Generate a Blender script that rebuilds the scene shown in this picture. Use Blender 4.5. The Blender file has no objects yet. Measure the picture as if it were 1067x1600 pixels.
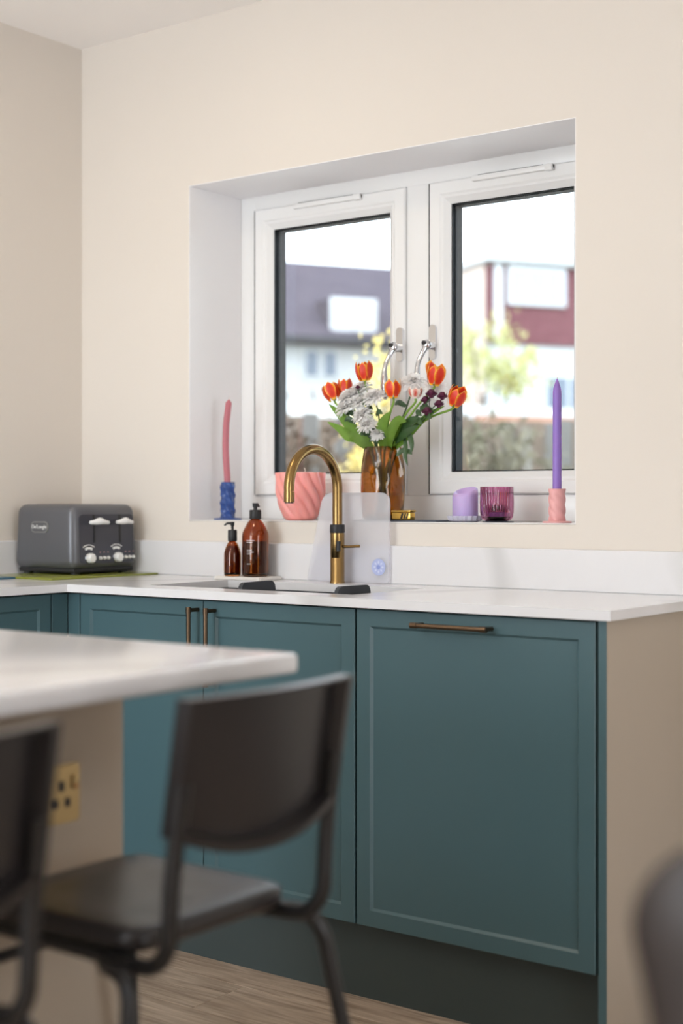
import bpy, bmesh, math, random
from mathutils import Vector, Matrix, Euler

random.seed(7)
PI = math.pi
scene = bpy.context.scene
COL = scene.collection

# ------------------------------------------------------------------ camera
cam_d = bpy.data.cameras.new('camera')
cam = bpy.data.objects.new('camera', cam_d)
COL.objects.link(cam)
cam.location = (3.3924, -3.1689, 1.1167)
cam.rotation_euler = (PI / 2, 0, math.radians(36.7806))
cam_d.sensor_fit = 'VERTICAL'
cam_d.sensor_height = 36.0
cam_d.sensor_width = 24.0
cam_d.lens = 50.863
cam_d.shift_y = -15.22 / 1600
cam_d.clip_start = 0.05
cam_d.clip_end = 300
cam_d.dof.use_dof = True
cam_d.dof.focus_distance = 3.55
cam_d.dof.aperture_fstop = 2.0
scene.camera = cam

# ------------------------------------------------------------------ view
vs = scene.view_settings
vs.view_transform = 'Standard'
vs.look = 'None'
vs.gamma = 1.0
vs.use_curve_mapping = False
vs.exposure = 0.04

# ------------------------------------------------------------------ world, sun, large lights
w = bpy.data.worlds.new('sky'); scene.world = w
w.use_nodes = True
bg = w.node_tree.nodes['Background']
bg.inputs[0].default_value = (0.80, 0.90, 1.0, 1)
bg.inputs[1].default_value = 5.4


def lamp(name, kind, loc, rot, energy, color, **kw):
    d = bpy.data.lights.new(name, kind)
    d.energy = energy; d.color = color
    for k, v in kw.items():
        setattr(d, k, v)
    o = bpy.data.objects.new(name, d); COL.objects.link(o)
    o.location = loc; o.rotation_euler = rot
    return o


# sun comes from the left (west), grazing the houses opposite; it does not reach the window
sun = lamp('sun', 'SUN', (0, 0, 8), (0, 0, 0), 2.6, (1.0, 0.93, 0.82), angle=math.radians(1.0))
sun.rotation_euler = Vector((0.80, 0.10, -0.62)).to_track_quat('-Z', 'Y').to_euler()
# daylight entering by the roof window and by the glazed doors of the dining end
lamp('roof_window_daylight', 'AREA', (1.3, -4.45, 2.60), (0, 0, 0), 30, (0.74, 0.86, 1.0),
     shape='RECTANGLE', size=2.0, size_y=1.2)
lamp('garden_door_daylight', 'AREA', (6.19, -2.5, 1.06), (0, math.radians(90), 0), 18, (1.0, 0.93, 0.84),
     shape='RECTANGLE', size=2.1, size_y=1.2)
lamp('rear_door_daylight', 'AREA', (.95, -6.19, 1.12), (math.radians(90), 0, 0), 84, (0.90, 0.96, 1.0),
     shape='RECTANGLE', size=1.6, size_y=2.3)

# ------------------------------------------------------------------ helpers


def lin(c):
    c = c / 255.0
    return c / 12.92 if c <= 0.04045 else ((c + 0.055) / 1.055) ** 2.4


def rgb(r, g, b):
    return (lin(r), lin(g), lin(b), 1.0)


class NT:
    def __init__(self, name):
        self.m = bpy.data.materials.new(name)
        self.m.use_nodes = True
        self.t = self.m.node_tree
        self.b = self.t.nodes['Principled BSDF']
        self.out = self.t.nodes['Material Output']

    def n(self, kind, **kw):
        nd = self.t.nodes.new(kind)
        for k, v in kw.items():
            setattr(nd, k, v)
        return nd

    def l(self, a, b):
        self.t.links.new(a, b)

    def set(self, **kw):
        for k, v in kw.items():
            self.b.inputs[k.replace('_', ' ')].default_value = v
        return self


def coords(N, scale=(1, 1, 1), rot=(0, 0, 0), kind='Object'):
    tc = N.n('ShaderNodeTexCoord')
    mp = N.n('ShaderNodeMapping')
    mp.inputs['Scale'].default_value = scale
    mp.inputs['Rotation'].default_value = rot
    N.l(tc.outputs[kind], mp.inputs['Vector'])
    return mp.outputs['Vector']


def mat(name, c, rough=0.5, metal=0.0, var=0.06, vscale=6.0, bump=0.0, bscale=60.0, spec=0.5, **kw):
    """plain procedural surface: colour with faint cloudy variation and fine relief"""
    N = NT(name)
    N.set(Roughness=rough, Metallic=metal)
    N.b.inputs['Specular IOR Level'].default_value = spec
    for k, v in kw.items():
        N.b.inputs[k.replace('_', ' ')].default_value = v
    vec = coords(N)
    nz = N.n('ShaderNodeTexNoise'); nz.inputs['Scale'].default_value = vscale
    nz.inputs['Detail'].default_value = 3
    N.l(vec, nz.inputs['Vector'])
    mx = N.n('ShaderNodeMix', data_type='RGBA')
    mx.inputs[6].default_value = tuple(min(1, x * (1 - var)) for x in c[:3]) + (1,)
    mx.inputs[7].default_value = tuple(min(1, x * (1 + var)) for x in c[:3]) + (1,)
    N.l(nz.outputs[0], mx.inputs[0])
    N.l(mx.outputs[2], N.b.inputs['Base Color'])
    if bump:
        n2 = N.n('ShaderNodeTexNoise'); n2.inputs['Scale'].default_value = bscale
        n2.inputs['Detail'].default_value = 4
        N.l(vec, n2.inputs['Vector'])
        bp = N.n('ShaderNodeBump'); bp.inputs['Strength'].default_value = bump
        bp.inputs['Distance'].default_value = 0.002
        N.l(n2.outputs[0], bp.inputs['Height'])
        N.l(bp.outputs[0], N.b.inputs['Normal'])
    return N.m


def glass_mat(name, c, rough=0.03, ior=1.45, trans=1.0, bump=0.0, bscale=40):
    N = NT(name)
    N.set(Roughness=rough, IOR=ior, Base_Color=c)
    N.b.inputs['Transmission Weight'].default_value = trans
    if bump:
        vec = coords(N)
        n2 = N.n('ShaderNodeTexVoronoi'); n2.inputs['Scale'].default_value = bscale
        n2.feature = 'SMOOTH_F1'
        N.l(vec, n2.inputs['Vector'])
        bp = N.n('ShaderNodeBump'); bp.inputs['Strength'].default_value = bump
        bp.inputs['Distance'].default_value = 0.004
        N.l(n2.outputs[0], bp.inputs['Height'])
        N.l(bp.outputs[0], N.b.inputs['Normal'])
    return N.m


def marble(name):
    N = NT(name)
    N.set(Roughness=0.16)
    vec = coords(N, (1, 1, 1), (0.2, 0.75, 0.3))
    wv = N.n('ShaderNodeTexWave'); wv.inputs['Scale'].default_value = 0.55
    wv.inputs['Distortion'].default_value = 9; wv.inputs['Detail'].default_value = 4
    wv.inputs['Detail Scale'].default_value = 1.2
    N.l(vec, wv.inputs['Vector'])
    rp = N.n('ShaderNodeValToRGB')
    rp.color_ramp.elements[0].position = 0.0; rp.color_ramp.elements[0].color = rgb(206, 205, 206)
    rp.color_ramp.elements[1].position = 0.10; rp.color_ramp.elements[1].color = rgb(222, 221, 223)
    e = rp.color_ramp.elements.new(0.03); e.color = rgb(213, 212, 213)
    N.l(wv.outputs[0], rp.inputs[0])
    N.l(rp.outputs[0], N.b.inputs['Base Color'])
    return N.m


def wood_floor(name):
    N = NT(name)
    N.set(Roughness=0.45)
    inf = N.n('ShaderNodeObjectInfo')
    tc = N.n('ShaderNodeTexCoord')
    add = N.n('ShaderNodeVectorMath', operation='ADD')
    sc = N.n('ShaderNodeVectorMath', operation='SCALE'); sc.inputs['Scale'].default_value = 37.0
    comb = N.n('ShaderNodeCombineXYZ')
    N.l(inf.outputs['Random'], comb.inputs[0]); N.l(inf.outputs['Random'], comb.inputs[1])
    N.l(comb.outputs[0], sc.inputs[0])
    N.l(tc.outputs['Object'], add.inputs[0]); N.l(sc.outputs[0], add.inputs[1])
    mp = N.n('ShaderNodeMapping'); mp.inputs['Scale'].default_value = (1.6, 16, 4)
    N.l(add.outputs[0], mp.inputs['Vector'])
    nz = N.n('ShaderNodeTexNoise'); nz.inputs['Scale'].default_value = 2.2
    nz.inputs['Detail'].default_value = 7; nz.inputs['Distortion'].default_value = 1.3
    N.l(mp.outputs[0], nz.inputs['Vector'])
    mp2 = N.n('ShaderNodeMapping'); mp2.inputs['Scale'].default_value = (4, 110, 8)
    N.l(add.outputs[0], mp2.inputs['Vector'])
    n2 = N.n('ShaderNodeTexNoise'); n2.inputs['Scale'].default_value = 2.0
    n2.inputs['Detail'].default_value = 3
    N.l(mp2.outputs[0], n2.inputs['Vector'])
    rp = N.n('ShaderNodeValToRGB')
    rp.color_ramp.elements[0].position = 0.28; rp.color_ramp.elements[0].color = rgb(146, 124, 104)
    rp.color_ramp.elements[1].position = 0.72; rp.color_ramp.elements[1].color = rgb(214, 194, 174)
    N.l(nz.outputs[0], rp.inputs[0])
    mx = N.n('ShaderNodeMix', data_type='RGBA', blend_type='MULTIPLY'); mx.inputs[0].default_value = 0.55
    r2 = N.n('ShaderNodeValToRGB')
    r2.color_ramp.elements[0].position = 0.35; r2.color_ramp.elements[0].color = (0.55, 0.52, 0.5, 1)
    r2.color_ramp.elements[1].position = 0.6; r2.color_ramp.elements[1].color = (1, 1, 1, 1)
    N.l(n2.outputs[0], r2.inputs[0])
    N.l(rp.outputs[0], mx.inputs[6]); N.l(r2.outputs[0], mx.inputs[7])
    hs = N.n('ShaderNodeHueSaturation')
    mr = N.n('ShaderNodeMapRange'); mr.inputs[3].default_value = 0.82; mr.inputs[4].default_value = 1.12
    N.l(inf.outputs['Random'], mr.inputs[0]); N.l(mr.outputs[0], hs.inputs['Value'])
    N.l(mx.outputs[2], hs.inputs['Color'])
    N.l(hs.outputs[0], N.b.inputs['Base Color'])
    bp = N.n('ShaderNodeBump'); bp.inputs['Strength'].default_value = 0.25; bp.inputs['Distance'].default_value = 0.001
    N.l(n2.outputs[0], bp.inputs['Height']); N.l(bp.outputs[0], N.b.inputs['Normal'])
    return N.m


def attr_ramp(name, stops, rough=0.45, attr='edge', **kw):
    """colour read from a per-point value stored with the shape (petal middle to margin)"""
    N = NT(name); N.set(Roughness=rough)
    at = N.n('ShaderNodeAttribute'); at.attribute_name = attr
    nz = N.n('ShaderNodeTexNoise'); nz.inputs['Scale'].default_value = 90
    N.l(coords(N), nz.inputs['Vector'])
    ma = N.n('ShaderNodeMath', operation='MULTIPLY_ADD'); ma.inputs[1].default_value = 0.35; ma.inputs[2].default_value = -0.17
    N.l(nz.outputs[0], ma.inputs[0])
    ad = N.n('ShaderNodeMath', operation='ADD')
    N.l(at.outputs['Fac'], ad.inputs[0]); N.l(ma.outputs[0], ad.inputs[1])
    rp = N.n('ShaderNodeValToRGB')
    els = rp.color_ramp.elements
    els[0].position, els[0].color = stops[0]
    els[1].position, els[1].color = stops[-1]
    for p, c in stops[1:-1]:
        e = els.new(p); e.color = c
    N.l(ad.outputs[0], rp.inputs[0]); N.l(rp.outputs[0], N.b.inputs['Base Color'])
    for k, v in kw.items():
        N.b.inputs[k.replace('_', ' ')].default_value = v
    return N.m


def petal_mat(name, c, tr=0.45, var=0.03):
    N = NT(name); N.set(Roughness=.6)
    nz = N.n('ShaderNodeTexNoise'); nz.inputs['Scale'].default_value = 60
    N.l(coords(N), nz.inputs['Vector'])
    mx = N.n('ShaderNodeMix', data_type='RGBA')
    mx.inputs[6].default_value = tuple(x * (1 - var) for x in c[:3]) + (1,); mx.inputs[7].default_value = c
    N.l(nz.outputs[0], mx.inputs[0]); N.l(mx.outputs[2], N.b.inputs['Base Color'])
    tl = N.n('ShaderNodeBsdfTranslucent'); N.l(mx.outputs[2], tl.inputs[0])
    ms = N.n('ShaderNodeMixShader'); ms.inputs[0].default_value = tr
    N.l(N.b.outputs[0], ms.inputs[1]); N.l(tl.outputs[0], ms.inputs[2]); N.l(ms.outputs[0], N.out.inputs[0])
    return N.m


def pane_mat(name):
    N = NT(name)
    fr = N.n('ShaderNodeFresnel'); fr.inputs[0].default_value = 1.45
    tr = N.n('ShaderNodeBsdfTransparent'); tr.inputs[0].default_value = (0.97, 0.985, 0.98, 1)
    gl = N.n('ShaderNodeBsdfGlossy'); gl.inputs['Roughness'].default_value = 0.02
    mx = N.n('ShaderNodeMixShader')
    N.l(fr.outputs[0], mx.inputs[0]); N.l(tr.outputs[0], mx.inputs[1]); N.l(gl.outputs[0], mx.inputs[2])
    N.l(mx.outputs[0], N.out.inputs[0])
    return N.m


def frosted_mat(name):
    N = NT(name)
    N.set(Roughness=0.35, Base_Color=rgb(250, 250, 252))
    tr = N.n('ShaderNodeBsdfTransparent'); tr.inputs[0].default_value = (0.95, 0.95, 0.98, 1)
    tl = N.n('ShaderNodeBsdfTranslucent'); tl.inputs[0].default_value = rgb(250, 250, 252)
    m1 = N.n('ShaderNodeMixShader'); m1.inputs[0].default_value = 0.5
    N.l(N.b.outputs[0], m1.inputs[1]); N.l(tl.outputs[0], m1.inputs[2])
    m2 = N.n('ShaderNodeMixShader'); m2.inputs[0].default_value = 0.40
    vec = coords(N)
    N.l(tr.outputs[0], m2.inputs[1]); N.l(m1.outputs[0], m2.inputs[2])
    N.l(m2.outputs[0], N.out.inputs[0])
    return N.m


def brick_mat(name, c1, c2, cm, scale, rough=0.85, row=0.25, wid=0.5):
    N = NT(name); N.set(Roughness=rough); N.b.inputs['Specular IOR Level'].default_value = .05
    br = N.n('ShaderNodeTexBrick')
    br.inputs['Color1'].default_value = c1; br.inputs['Color2'].default_value = c2
    br.inputs['Mortar'].default_value = cm
    br.inputs['Scale'].default_value = scale
    br.inputs['Mortar Size'].default_value = 0.012
    br.inputs['Row Height'].default_value = row; br.inputs['Brick Width'].default_value = wid
    tc = N.n('ShaderNodeTexCoord'); sp = N.n('ShaderNodeSeparateXYZ'); cb = N.n('ShaderNodeCombineXYZ')
    ad = N.n('ShaderNodeMath', operation='ADD')
    N.l(tc.outputs['Object'], sp.inputs[0])
    N.l(sp.outputs[0], ad.inputs[0]); N.l(sp.outputs[1], ad.inputs[1])
    N.l(ad.outputs[0], cb.inputs[0]); N.l(sp.outputs[2], cb.inputs[1])
    N.l(cb.outputs[0], br.inputs['Vector'])
    N.l(br.outputs[0], N.b.inputs['Base Color'])
    return N.m


M = {}
M['wall'] = mat('cream_wall_paint', rgb(220, 212, 203), 0.85, var=0.015, vscale=1.5, bump=0.05, bscale=220)
M['ceil'] = mat('ceiling_paint', rgb(250, 246, 243), 0.9, var=0.01, vscale=1.5)
M['reveal'] = mat('brightened_reveal_white', rgb(244, 242, 243), 0.85, var=0.012, vscale=1.5)
M['upvc'] = mat('white_window_plastic', rgb(232, 231, 230), 0.3, var=0.012)
M['gasket'] = mat('black_rubber_gasket', rgb(16, 18, 22), 0.6, spec=0.15)
M['pane'] = pane_mat('window_glass')
M['chrome'] = mat('chrome', rgb(215, 216, 220), 0.1, 1.0, var=0.02)
M['marble'] = marble('white_veined_quartz')
M['teal'] = mat('teal_cabinet_paint', rgb(71, 98, 104), 0.36, var=0.02, vscale=3, bump=0.03, bscale=300)
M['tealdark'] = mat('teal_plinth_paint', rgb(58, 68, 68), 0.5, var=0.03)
M['greige'] = mat('stone_grey_panel_paint', rgb(176, 163, 147), 0.42, var=0.02, vscale=2, bump=0.03, bscale=300)
M['carcass'] = mat('dark_carcass_board', rgb(40, 44, 46), 0.7)
M['brass'] = mat('aged_brass', rgb(150, 122, 78), 0.26, 1.0, var=0.10, vscale=30, bump=0.04, bscale=150)
M['palebrass'] = mat('satin_pale_brass', rgb(178, 156, 114), 0.3, 1.0, var=0.06)
M['bronze'] = mat('dark_bronze_brass', rgb(102, 83, 66), 0.34, 1.0, var=0.12, vscale=60)
M['blackmetal'] = mat('black_metal', rgb(38, 38, 40), 0.4, 0.3)
M['sink'] = mat('black_granite_composite', rgb(44, 48, 54), 0.5, var=0.2, vscale=300, bump=0.1, bscale=500)
M['rubber'] = mat('charcoal_plastic', rgb(52, 56, 62), 0.5)
M['floor'] = wood_floor('oak_plank')
M['subfloor'] = mat('floor_joint', rgb(80, 66, 54), 0.8)
M['stool'] = mat('black_stool_plastic', rgb(33, 30, 31), 0.30, var=0.08, vscale=14, bump=0.06, bscale=200)
M['stooltube'] = mat('black_painted_steel', rgb(26, 25, 26), 0.34, var=0.06)
M['leather'] = mat('dark_brown_leather', rgb(42, 34, 31), 0.5, var=0.15, vscale=20, bump=0.15, bscale=160)
M['toaster'] = mat('graphite_toaster_metal', rgb(98, 99, 104), 0.34, 0.25, var=0.04)
M['toasterfront'] = mat('dark_toaster_fascia', rgb(66, 67, 76), 0.28, 0.2, var=0.03)
M['black'] = mat('matt_black', rgb(28, 28, 30), 0.5)
M['white'] = mat('white_plastic', rgb(238, 238, 238), 0.3, var=0.01)
M['silverplate'] = mat('badge_grey', rgb(150, 150, 148), 0.35, 0.4)
M['greenglass'] = mat('olive_green_board', rgb(128, 134, 52), 0.2, var=0.06)
M['bluemat'] = mat('teal_blue_board', rgb(48, 96, 120), 0.3)
M['amber'] = glass_mat('amber_bottle_glass', (0.55, 0.20, 0.045, 1), 0.05)
M['liquid'] = mat('brown_soap', rgb(70, 34, 20), 0.15, var=0.1)
M['liquid2'] = mat('rust_soap', rgb(132, 62, 28), 0.15, var=0.1)
M['stonecoaster'] = mat('pale_stone_tray', rgb(226, 222, 216), 0.5, var=0.04)
M['frost'] = frosted_mat('frosted_white_plastic')
M['paleblue'] = mat('pale_blue_print', rgb(176, 186, 226), 0.5)
M['veryblue'] = mat('faint_blue_print', rgb(206, 212, 238), 0.5)
M['midblue'] = mat('mid_blue_print', rgb(140, 154, 214), 0.5)
M['bluewax'] = mat('cobalt_blue_glaze', rgb(40, 72, 138), 0.35, var=0.15, vscale=40)
M['pinkwax'] = mat('dusty_pink_wax', rgb(180, 108, 117), 0.5, var=0.04, Subsurface_Weight=0.2)
M['coralwax'] = mat('coral_pink_wax', rgb(244, 162, 156), 0.42, var=0.06, vscale=30, Subsurface_Weight=0.25)
M['pinkglaze'] = mat('pale_pink_glaze', rgb(234, 172, 172), 0.4, var=0.05)
M['purplewax'] = mat('violet_wax', rgb(148, 120, 204), 0.45, var=0.04, Subsurface_Weight=0.2)
M['lilacwax'] = mat('lilac_wax', rgb(186, 166, 216), 0.5, var=0.05, Subsurface_Weight=0.25)
M['wick'] = mat('wick_string', rgb(222, 214, 200), 0.9)
M['char'] = mat('charred_wick', rgb(30, 26, 26), 0.9)
M['vase'] = glass_mat('amber_vase_glass', (0.60, 0.33, 0.07, 1), 0.04, 1.48, 1.0, bump=0.7, bscale=30)
M['purpleglass'] = glass_mat('mauve_tumbler_glass', (0.66, 0.30, 0.47, 1), 0.03)
M['clearglass'] = glass_mat('clear_lilac_glass', (0.86, 0.86, 0.97, 1), 0.25, 1.3, .55)
M['slate'] = mat('dark_slate', rgb(70, 76, 88), 0.6, var=0.1)
M['gold'] = mat('polished_gold', rgb(226, 184, 92), 0.2, 1.0, var=0.06)
M['orangewax'] = mat('orange_wax', rgb(220, 130, 70), 0.5)
M['stem'] = mat('fresh_green_stem', rgb(122, 158, 58), 0.45, var=0.12, vscale=30)
M['leaf'] = petal_mat('tulip_leaf', rgb(118, 156, 56), .35, .3)
M['darkleaf'] = mat('dark_leaf', rgb(52, 80, 44), 0.45, var=0.2, vscale=24)
M['mum'] = petal_mat('white_petals', rgb(253, 252, 251), .45)
M['purpleflower'] = mat('plum_petals', rgb(92, 32, 62), 0.55, var=0.25, vscale=60)
M['tulip'] = attr_ramp('flame_tulip_petal', [(0.0, rgb(206, 40, 22)), (0.34, rgb(224, 62, 20)), (0.56, rgb(242, 138, 30)), (0.80, rgb(252, 200, 64))], Subsurface_Weight=0.1)
M['pale'] = attr_ramp('cream_tulip_petal', [(0.0, rgb(206, 60, 40)), (0.35, rgb(240, 214, 200)), (1.0, rgb(250, 244, 238))])
# outdoors
M['slateroof'] = brick_mat('slate_roof', rgb(84, 77, 86), rgb(76, 70, 79), rgb(58, 54, 62), 1.0, row=0.22, wid=0.34)
M['redtile'] = brick_mat('red_hung_tile', rgb(120, 76, 82), rgb(108, 65, 72), rgb(84, 50, 57), 1.0, row=0.17, wid=0.28)
M['render'] = mat('white_render', rgb(190, 189, 191), 0.9, var=0.03, vscale=1)
M['pinkrender'] = mat('pale_pink_render', rgb(192, 174, 165), 0.9, var=0.04, vscale=1)
M['outwhite'] = mat('white_window_trim', rgb(196, 196, 199), 0.5, var=0.01)
M['curtain'] = mat('pale_net_curtain', rgb(160, 168, 182), 0.4, var=0.06, vscale=5)
M['gutter'] = mat('dark_gutter', rgb(44, 46, 53), 0.6)
M['outpane'] = mat('far_window_glass', rgb(93, 104, 121), 0.15, var=0.1, vscale=2)
M['fence'] = mat('weathered_fence_board', rgb(104, 88, 76), 0.85, var=0.25, vscale=4)
M['fence2'] = mat('grey_fence_board', rgb(100, 96, 93), 0.85, var=0.2, vscale=4)
M['post'] = mat('pale_timber', rgb(118, 112, 104), 0.8)
M['flatroof'] = mat('white_flat_roof', rgb(200, 198, 198), 0.7)
M['terracotta'] = mat('terracotta_tile', rgb(135, 95, 74), 0.8, var=0.1)
M['grass'] = mat('lawn_green', rgb(62, 75, 40), 0.95, var=0.3, vscale=2)
M['brownleaf'] = mat('brown_shrub_leaf', rgb(80, 62, 47), 0.8, var=0.4, vscale=5)
M['greenleaf'] = mat('muted_green_leaf', rgb(104, 98, 80), 0.8, var=0.4, vscale=5)
M['treeleaf'] = mat('yellow_green_leaf', rgb(172, 170, 112), 0.8, var=0.25, vscale=3)
M['yellowleaf'] = mat('forsythia_yellow', rgb(196, 176, 104), 0.8, var=0.15, vscale=3)
M['bounce_paving'] = mat('pale_bounce_paving', rgb(214, 210, 204), 0.85, var=0.06, vscale=3)
M['bark'] = mat('grey_bark', rgb(69, 61, 53), 0.9)


class B:
    """collects shapes into one bmesh"""

    def __init__(self):
        self.bm = bmesh.new()

    def _merge(self, t):
        me = bpy.data.meshes.new('tmp'); t.to_mesh(me); t.free()
        self.bm.from_mesh(me); bpy.data.meshes.remove(me)
        return self

    def box(self, x0, x1, y0, y1, z0, z1, bev=0.0, seg=2):
        t = bmesh.new()
        bmesh.ops.create_cube(t, size=1.0)
        for v in t.verts:
            v.co = Vector((x0 + (v.co.x + .5) * (x1 - x0), y0 + (v.co.y + .5) * (y1 - y0), z0 + (v.co.z + .5) * (z1 - z0)))
        if bev > 0:
            bmesh.ops.bevel(t, geom=list(t.edges), offset=bev, segments=seg, profile=0.5, affect='EDGES')
        return self._merge(t)

    def lathe(self, prof, c=(0, 0, 0), n=32, rf=None, cap=True):
        """prof: list of (r, z); rf(theta, t, r, z) -> r"""
        rings = []
        for i, (r, z) in enumerate(prof):
            t = i / max(1, len(prof) - 1)
            if r < 1e-6:
                rings.append([self.bm.verts.new((c[0], c[1], c[2] + z))]); continue
            ring = []
            for k in range(n):
                th = 2 * PI * k / n
                rr = rf(th, t, r, z) if rf else r
                ring.append(self.bm.verts.new((c[0] + rr * math.cos(th), c[1] + rr * math.sin(th), c[2] + z)))
            rings.append(ring)
        for a, b in zip(rings[:-1], rings[1:]):
            for k in range(n):
                k2 = (k + 1) % n
                if len(a) == 1 and len(b) == 1: continue
                if len(a) == 1: self.bm.faces.new((a[0], b[k2], b[k])) if False else self.bm.faces.new((a[0], b[k], b[k2])[::-1])
                elif len(b) == 1: self.bm.faces.new((a[k], a[k2], b[0]))
                else: self.bm.faces.new((a[k], a[k2], b[k2], b[k]))
        if cap:
            if len(rings[0]) > 1: self.bm.faces.new(rings[0][::-1])
            if len(rings[-1]) > 1: self.bm.faces.new(rings[-1])
        return self

    def tube(self, pts, r, n=12, cap=True):
        pts = [Vector(p) for p in pts]
        rs = r if isinstance(r, (list, tuple)) else [r] * len(pts)
        rings = []
        prevx = None
        for i, p in enumerate(pts):
            if i == 0: d = pts[1] - pts[0]
            elif i == len(pts) - 1: d = pts[-1] - pts[-2]
            else: d = (pts[i + 1] - pts[i]).normalized() + (pts[i] - pts[i - 1]).normalized()
            d.normalize()
            if prevx is None:
                a = Vector((0, 0, 1)) if abs(d.z) < 0.9 else Vector((1, 0, 0))
                X = d.cross(a).normalized()
            else:
                X = (prevx - d * prevx.dot(d)).normalized()
            prevx = X
            Y = d.cross(X).normalized()
            rings.append([self.bm.verts.new(p + (X * math.cos(2 * PI * k / n) + Y * math.sin(2 * PI * k / n)) * rs[i]) for k in range(n)])
        for a, b in zip(rings[:-1], rings[1:]):
            for k in range(n):
                self.bm.faces.new((a[k], a[(k + 1) % n], b[(k + 1) % n], b[k]))
        if cap:
            self.bm.faces.new(rings[0][::-1]); self.bm.faces.new(rings[-1])
        return self

    def prism(self, poly, lo, hi, axis='z'):
        """poly of 2d points extruded along an axis; axis x: (y,z), y: (x,z), z: (x,y)"""
        def P(a, b, h):
            return {'z': (a, b, h), 'y': (a, h, b), 'x': (h, a, b)}[axis]
        A = [self.bm.verts.new(P(a, b, lo)) for a, b in poly]
        C = [self.bm.verts.new(P(a, b, hi)) for a, b in poly]
        n = len(poly)
        self.bm.faces.new(A[::-1]); self.bm.faces.new(C)
        for k in range(n):
            self.bm.faces.new((A[k], A[(k + 1) % n], C[(k + 1) % n], C[k]))
        return self

    def grid(self, P, flip=False):
        """P[i][j] points -> quads"""
        V = [[self.bm.verts.new(p) for p in row] for row in P]
        for i in range(len(V) - 1):
            for j in range(len(V[0]) - 1):
                q = (V[i][j], V[i + 1][j], V[i + 1][j + 1], V[i][j + 1])
                self.bm.faces.new(q[::-1] if flip else q)
        return self

    def sphere(self, c, r, sx=1, sy=1, sz=1, u=16, v=10):
        t = bmesh.new()
        bmesh.ops.create_uvsphere(t, u_segments=u, v_segments=v, radius=r)
        for q in t.verts:
            q.co = Vector((c[0] + q.co.x * sx, c[1] + q.co.y * sy, c[2] + q.co.z * sz))
        return self._merge(t)

    def move(self, m):
        bmesh.ops.transform(self.bm, matrix=m, verts=self.bm.verts)
        return self


def wloc(o):
    v = Vector((0, 0, 0))
    while o is not None:
        v += o.location; o = o.parent
    return v


def obj(name, b, m, parent=None, local=False, smooth=35, kind=None):
    """link the collected shape as ONE mesh object"""
    if parent is not None and not local:
        v = wloc(parent)
        bmesh.ops.translate(b.bm, vec=-v, verts=b.bm.verts)
    bmesh.ops.recalc_face_normals(b.bm, faces=b.bm.faces)
    me = bpy.data.meshes.new(name); b.bm.to_mesh(me); b.bm.free()
    if smooth:
        me.polygons.foreach_set('use_smooth', [True] * len(me.polygons))
        me.set_sharp_from_angle(angle=math.radians(smooth))
    me.materials.append(M[m] if isinstance(m, str) else m)
    o = bpy.data.objects.new(name, me); COL.objects.link(o)
    if parent is not None: o.parent = parent
    if kind: o['kind'] = kind
    return o


def tag(o, label, cat, group=None):
    o['label'] = label; o['category'] = cat
    if group: o['group'] = group
    return o


def thing(name, loc, label, cat, group=None, rz=0.0):
    o = bpy.data.objects.new(name, None); COL.objects.link(o)
    o.empty_display_size = 0.05
    o.location = loc; o.rotation_euler = (0, 0, rz)
    return tag(o, label, cat, group)


def struct(o):
    o['kind'] = 'structure'; return o


def sempty(name, loc):
    o = bpy.data.objects.new(name, None); COL.objects.link(o); o.location = loc
    o['kind'] = 'structure'; return o


def copy_part(o, parent=None, name=None):
    c = o.copy(); COL.objects.link(c)
    if parent is not None: c.parent = parent
    return c


def copy_tree(o, parent=None):
    c = o.copy(); COL.objects.link(c)
    if parent is not None: c.parent = parent
    for ch in list(o.children): copy_tree(ch, c)
    return c


def arc(cx, cy, r, a0, a1, n):
    return [(cx + r * math.cos(math.radians(a0 + (a1 - a0) * k / n)), cy + r * math.sin(math.radians(a0 + (a1 - a0) * k / n))) for k in range(n + 1)]


def rrect(x0, x1, y0, y1, r, n=5):
    return arc(x1 - r, y1 - r, r, 0, 90, n) + arc(x0 + r, y1 - r, r, 90, 180, n) + arc(x0 + r, y0 + r, r, 180, 270, n) + arc(x1 - r, y0 + r, r, 270, 360, n)


def text_mesh(body, size, depth=0.0004):
    cu = bpy.data.curves.new('t', 'FONT'); cu.body = body; cu.size = size
    cu.align_x = 'CENTER'; cu.align_y = 'CENTER'; cu.extrude = depth
    to = bpy.data.objects.new('t', cu); COL.objects.link(to)
    bpy.context.view_layer.update()
    dg = bpy.context.evaluated_depsgraph_get()
    me = bpy.data.meshes.new_from_object(to.evaluated_get(dg))
    bpy.data.objects.remove(to)
    bb = B(); bb.bm.from_mesh(me)
    return bb


def smooth_path(pts, k=8):
    """Catmull-Rom through points"""
    P = [Vector(p) for p in pts]; P = [2 * P[0] - P[1]] + P + [2 * P[-1] - P[-2]]
    out = []
    for i in range(1, len(P) - 2):
        for j in range(k):
            t = j / k
            a, b, c, d = P[i - 1], P[i], P[i + 1], P[i + 2]
            out.append(0.5 * ((2 * b) + (c - a) * t + (2 * a - 5 * b + 4 * c - d) * t * t + (-a + 3 * b - 3 * c + d) * t ** 3))
    out.append(P[-2]); return out


FZ = -0.023      # floor level
CZ = 2.546       # ceiling
ZW = 0.9005      # worktop
ZS = 1.0647      # window sill
XL, XR, ZT = 0.4583, 1.7368, 2.0564   # window opening

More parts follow.
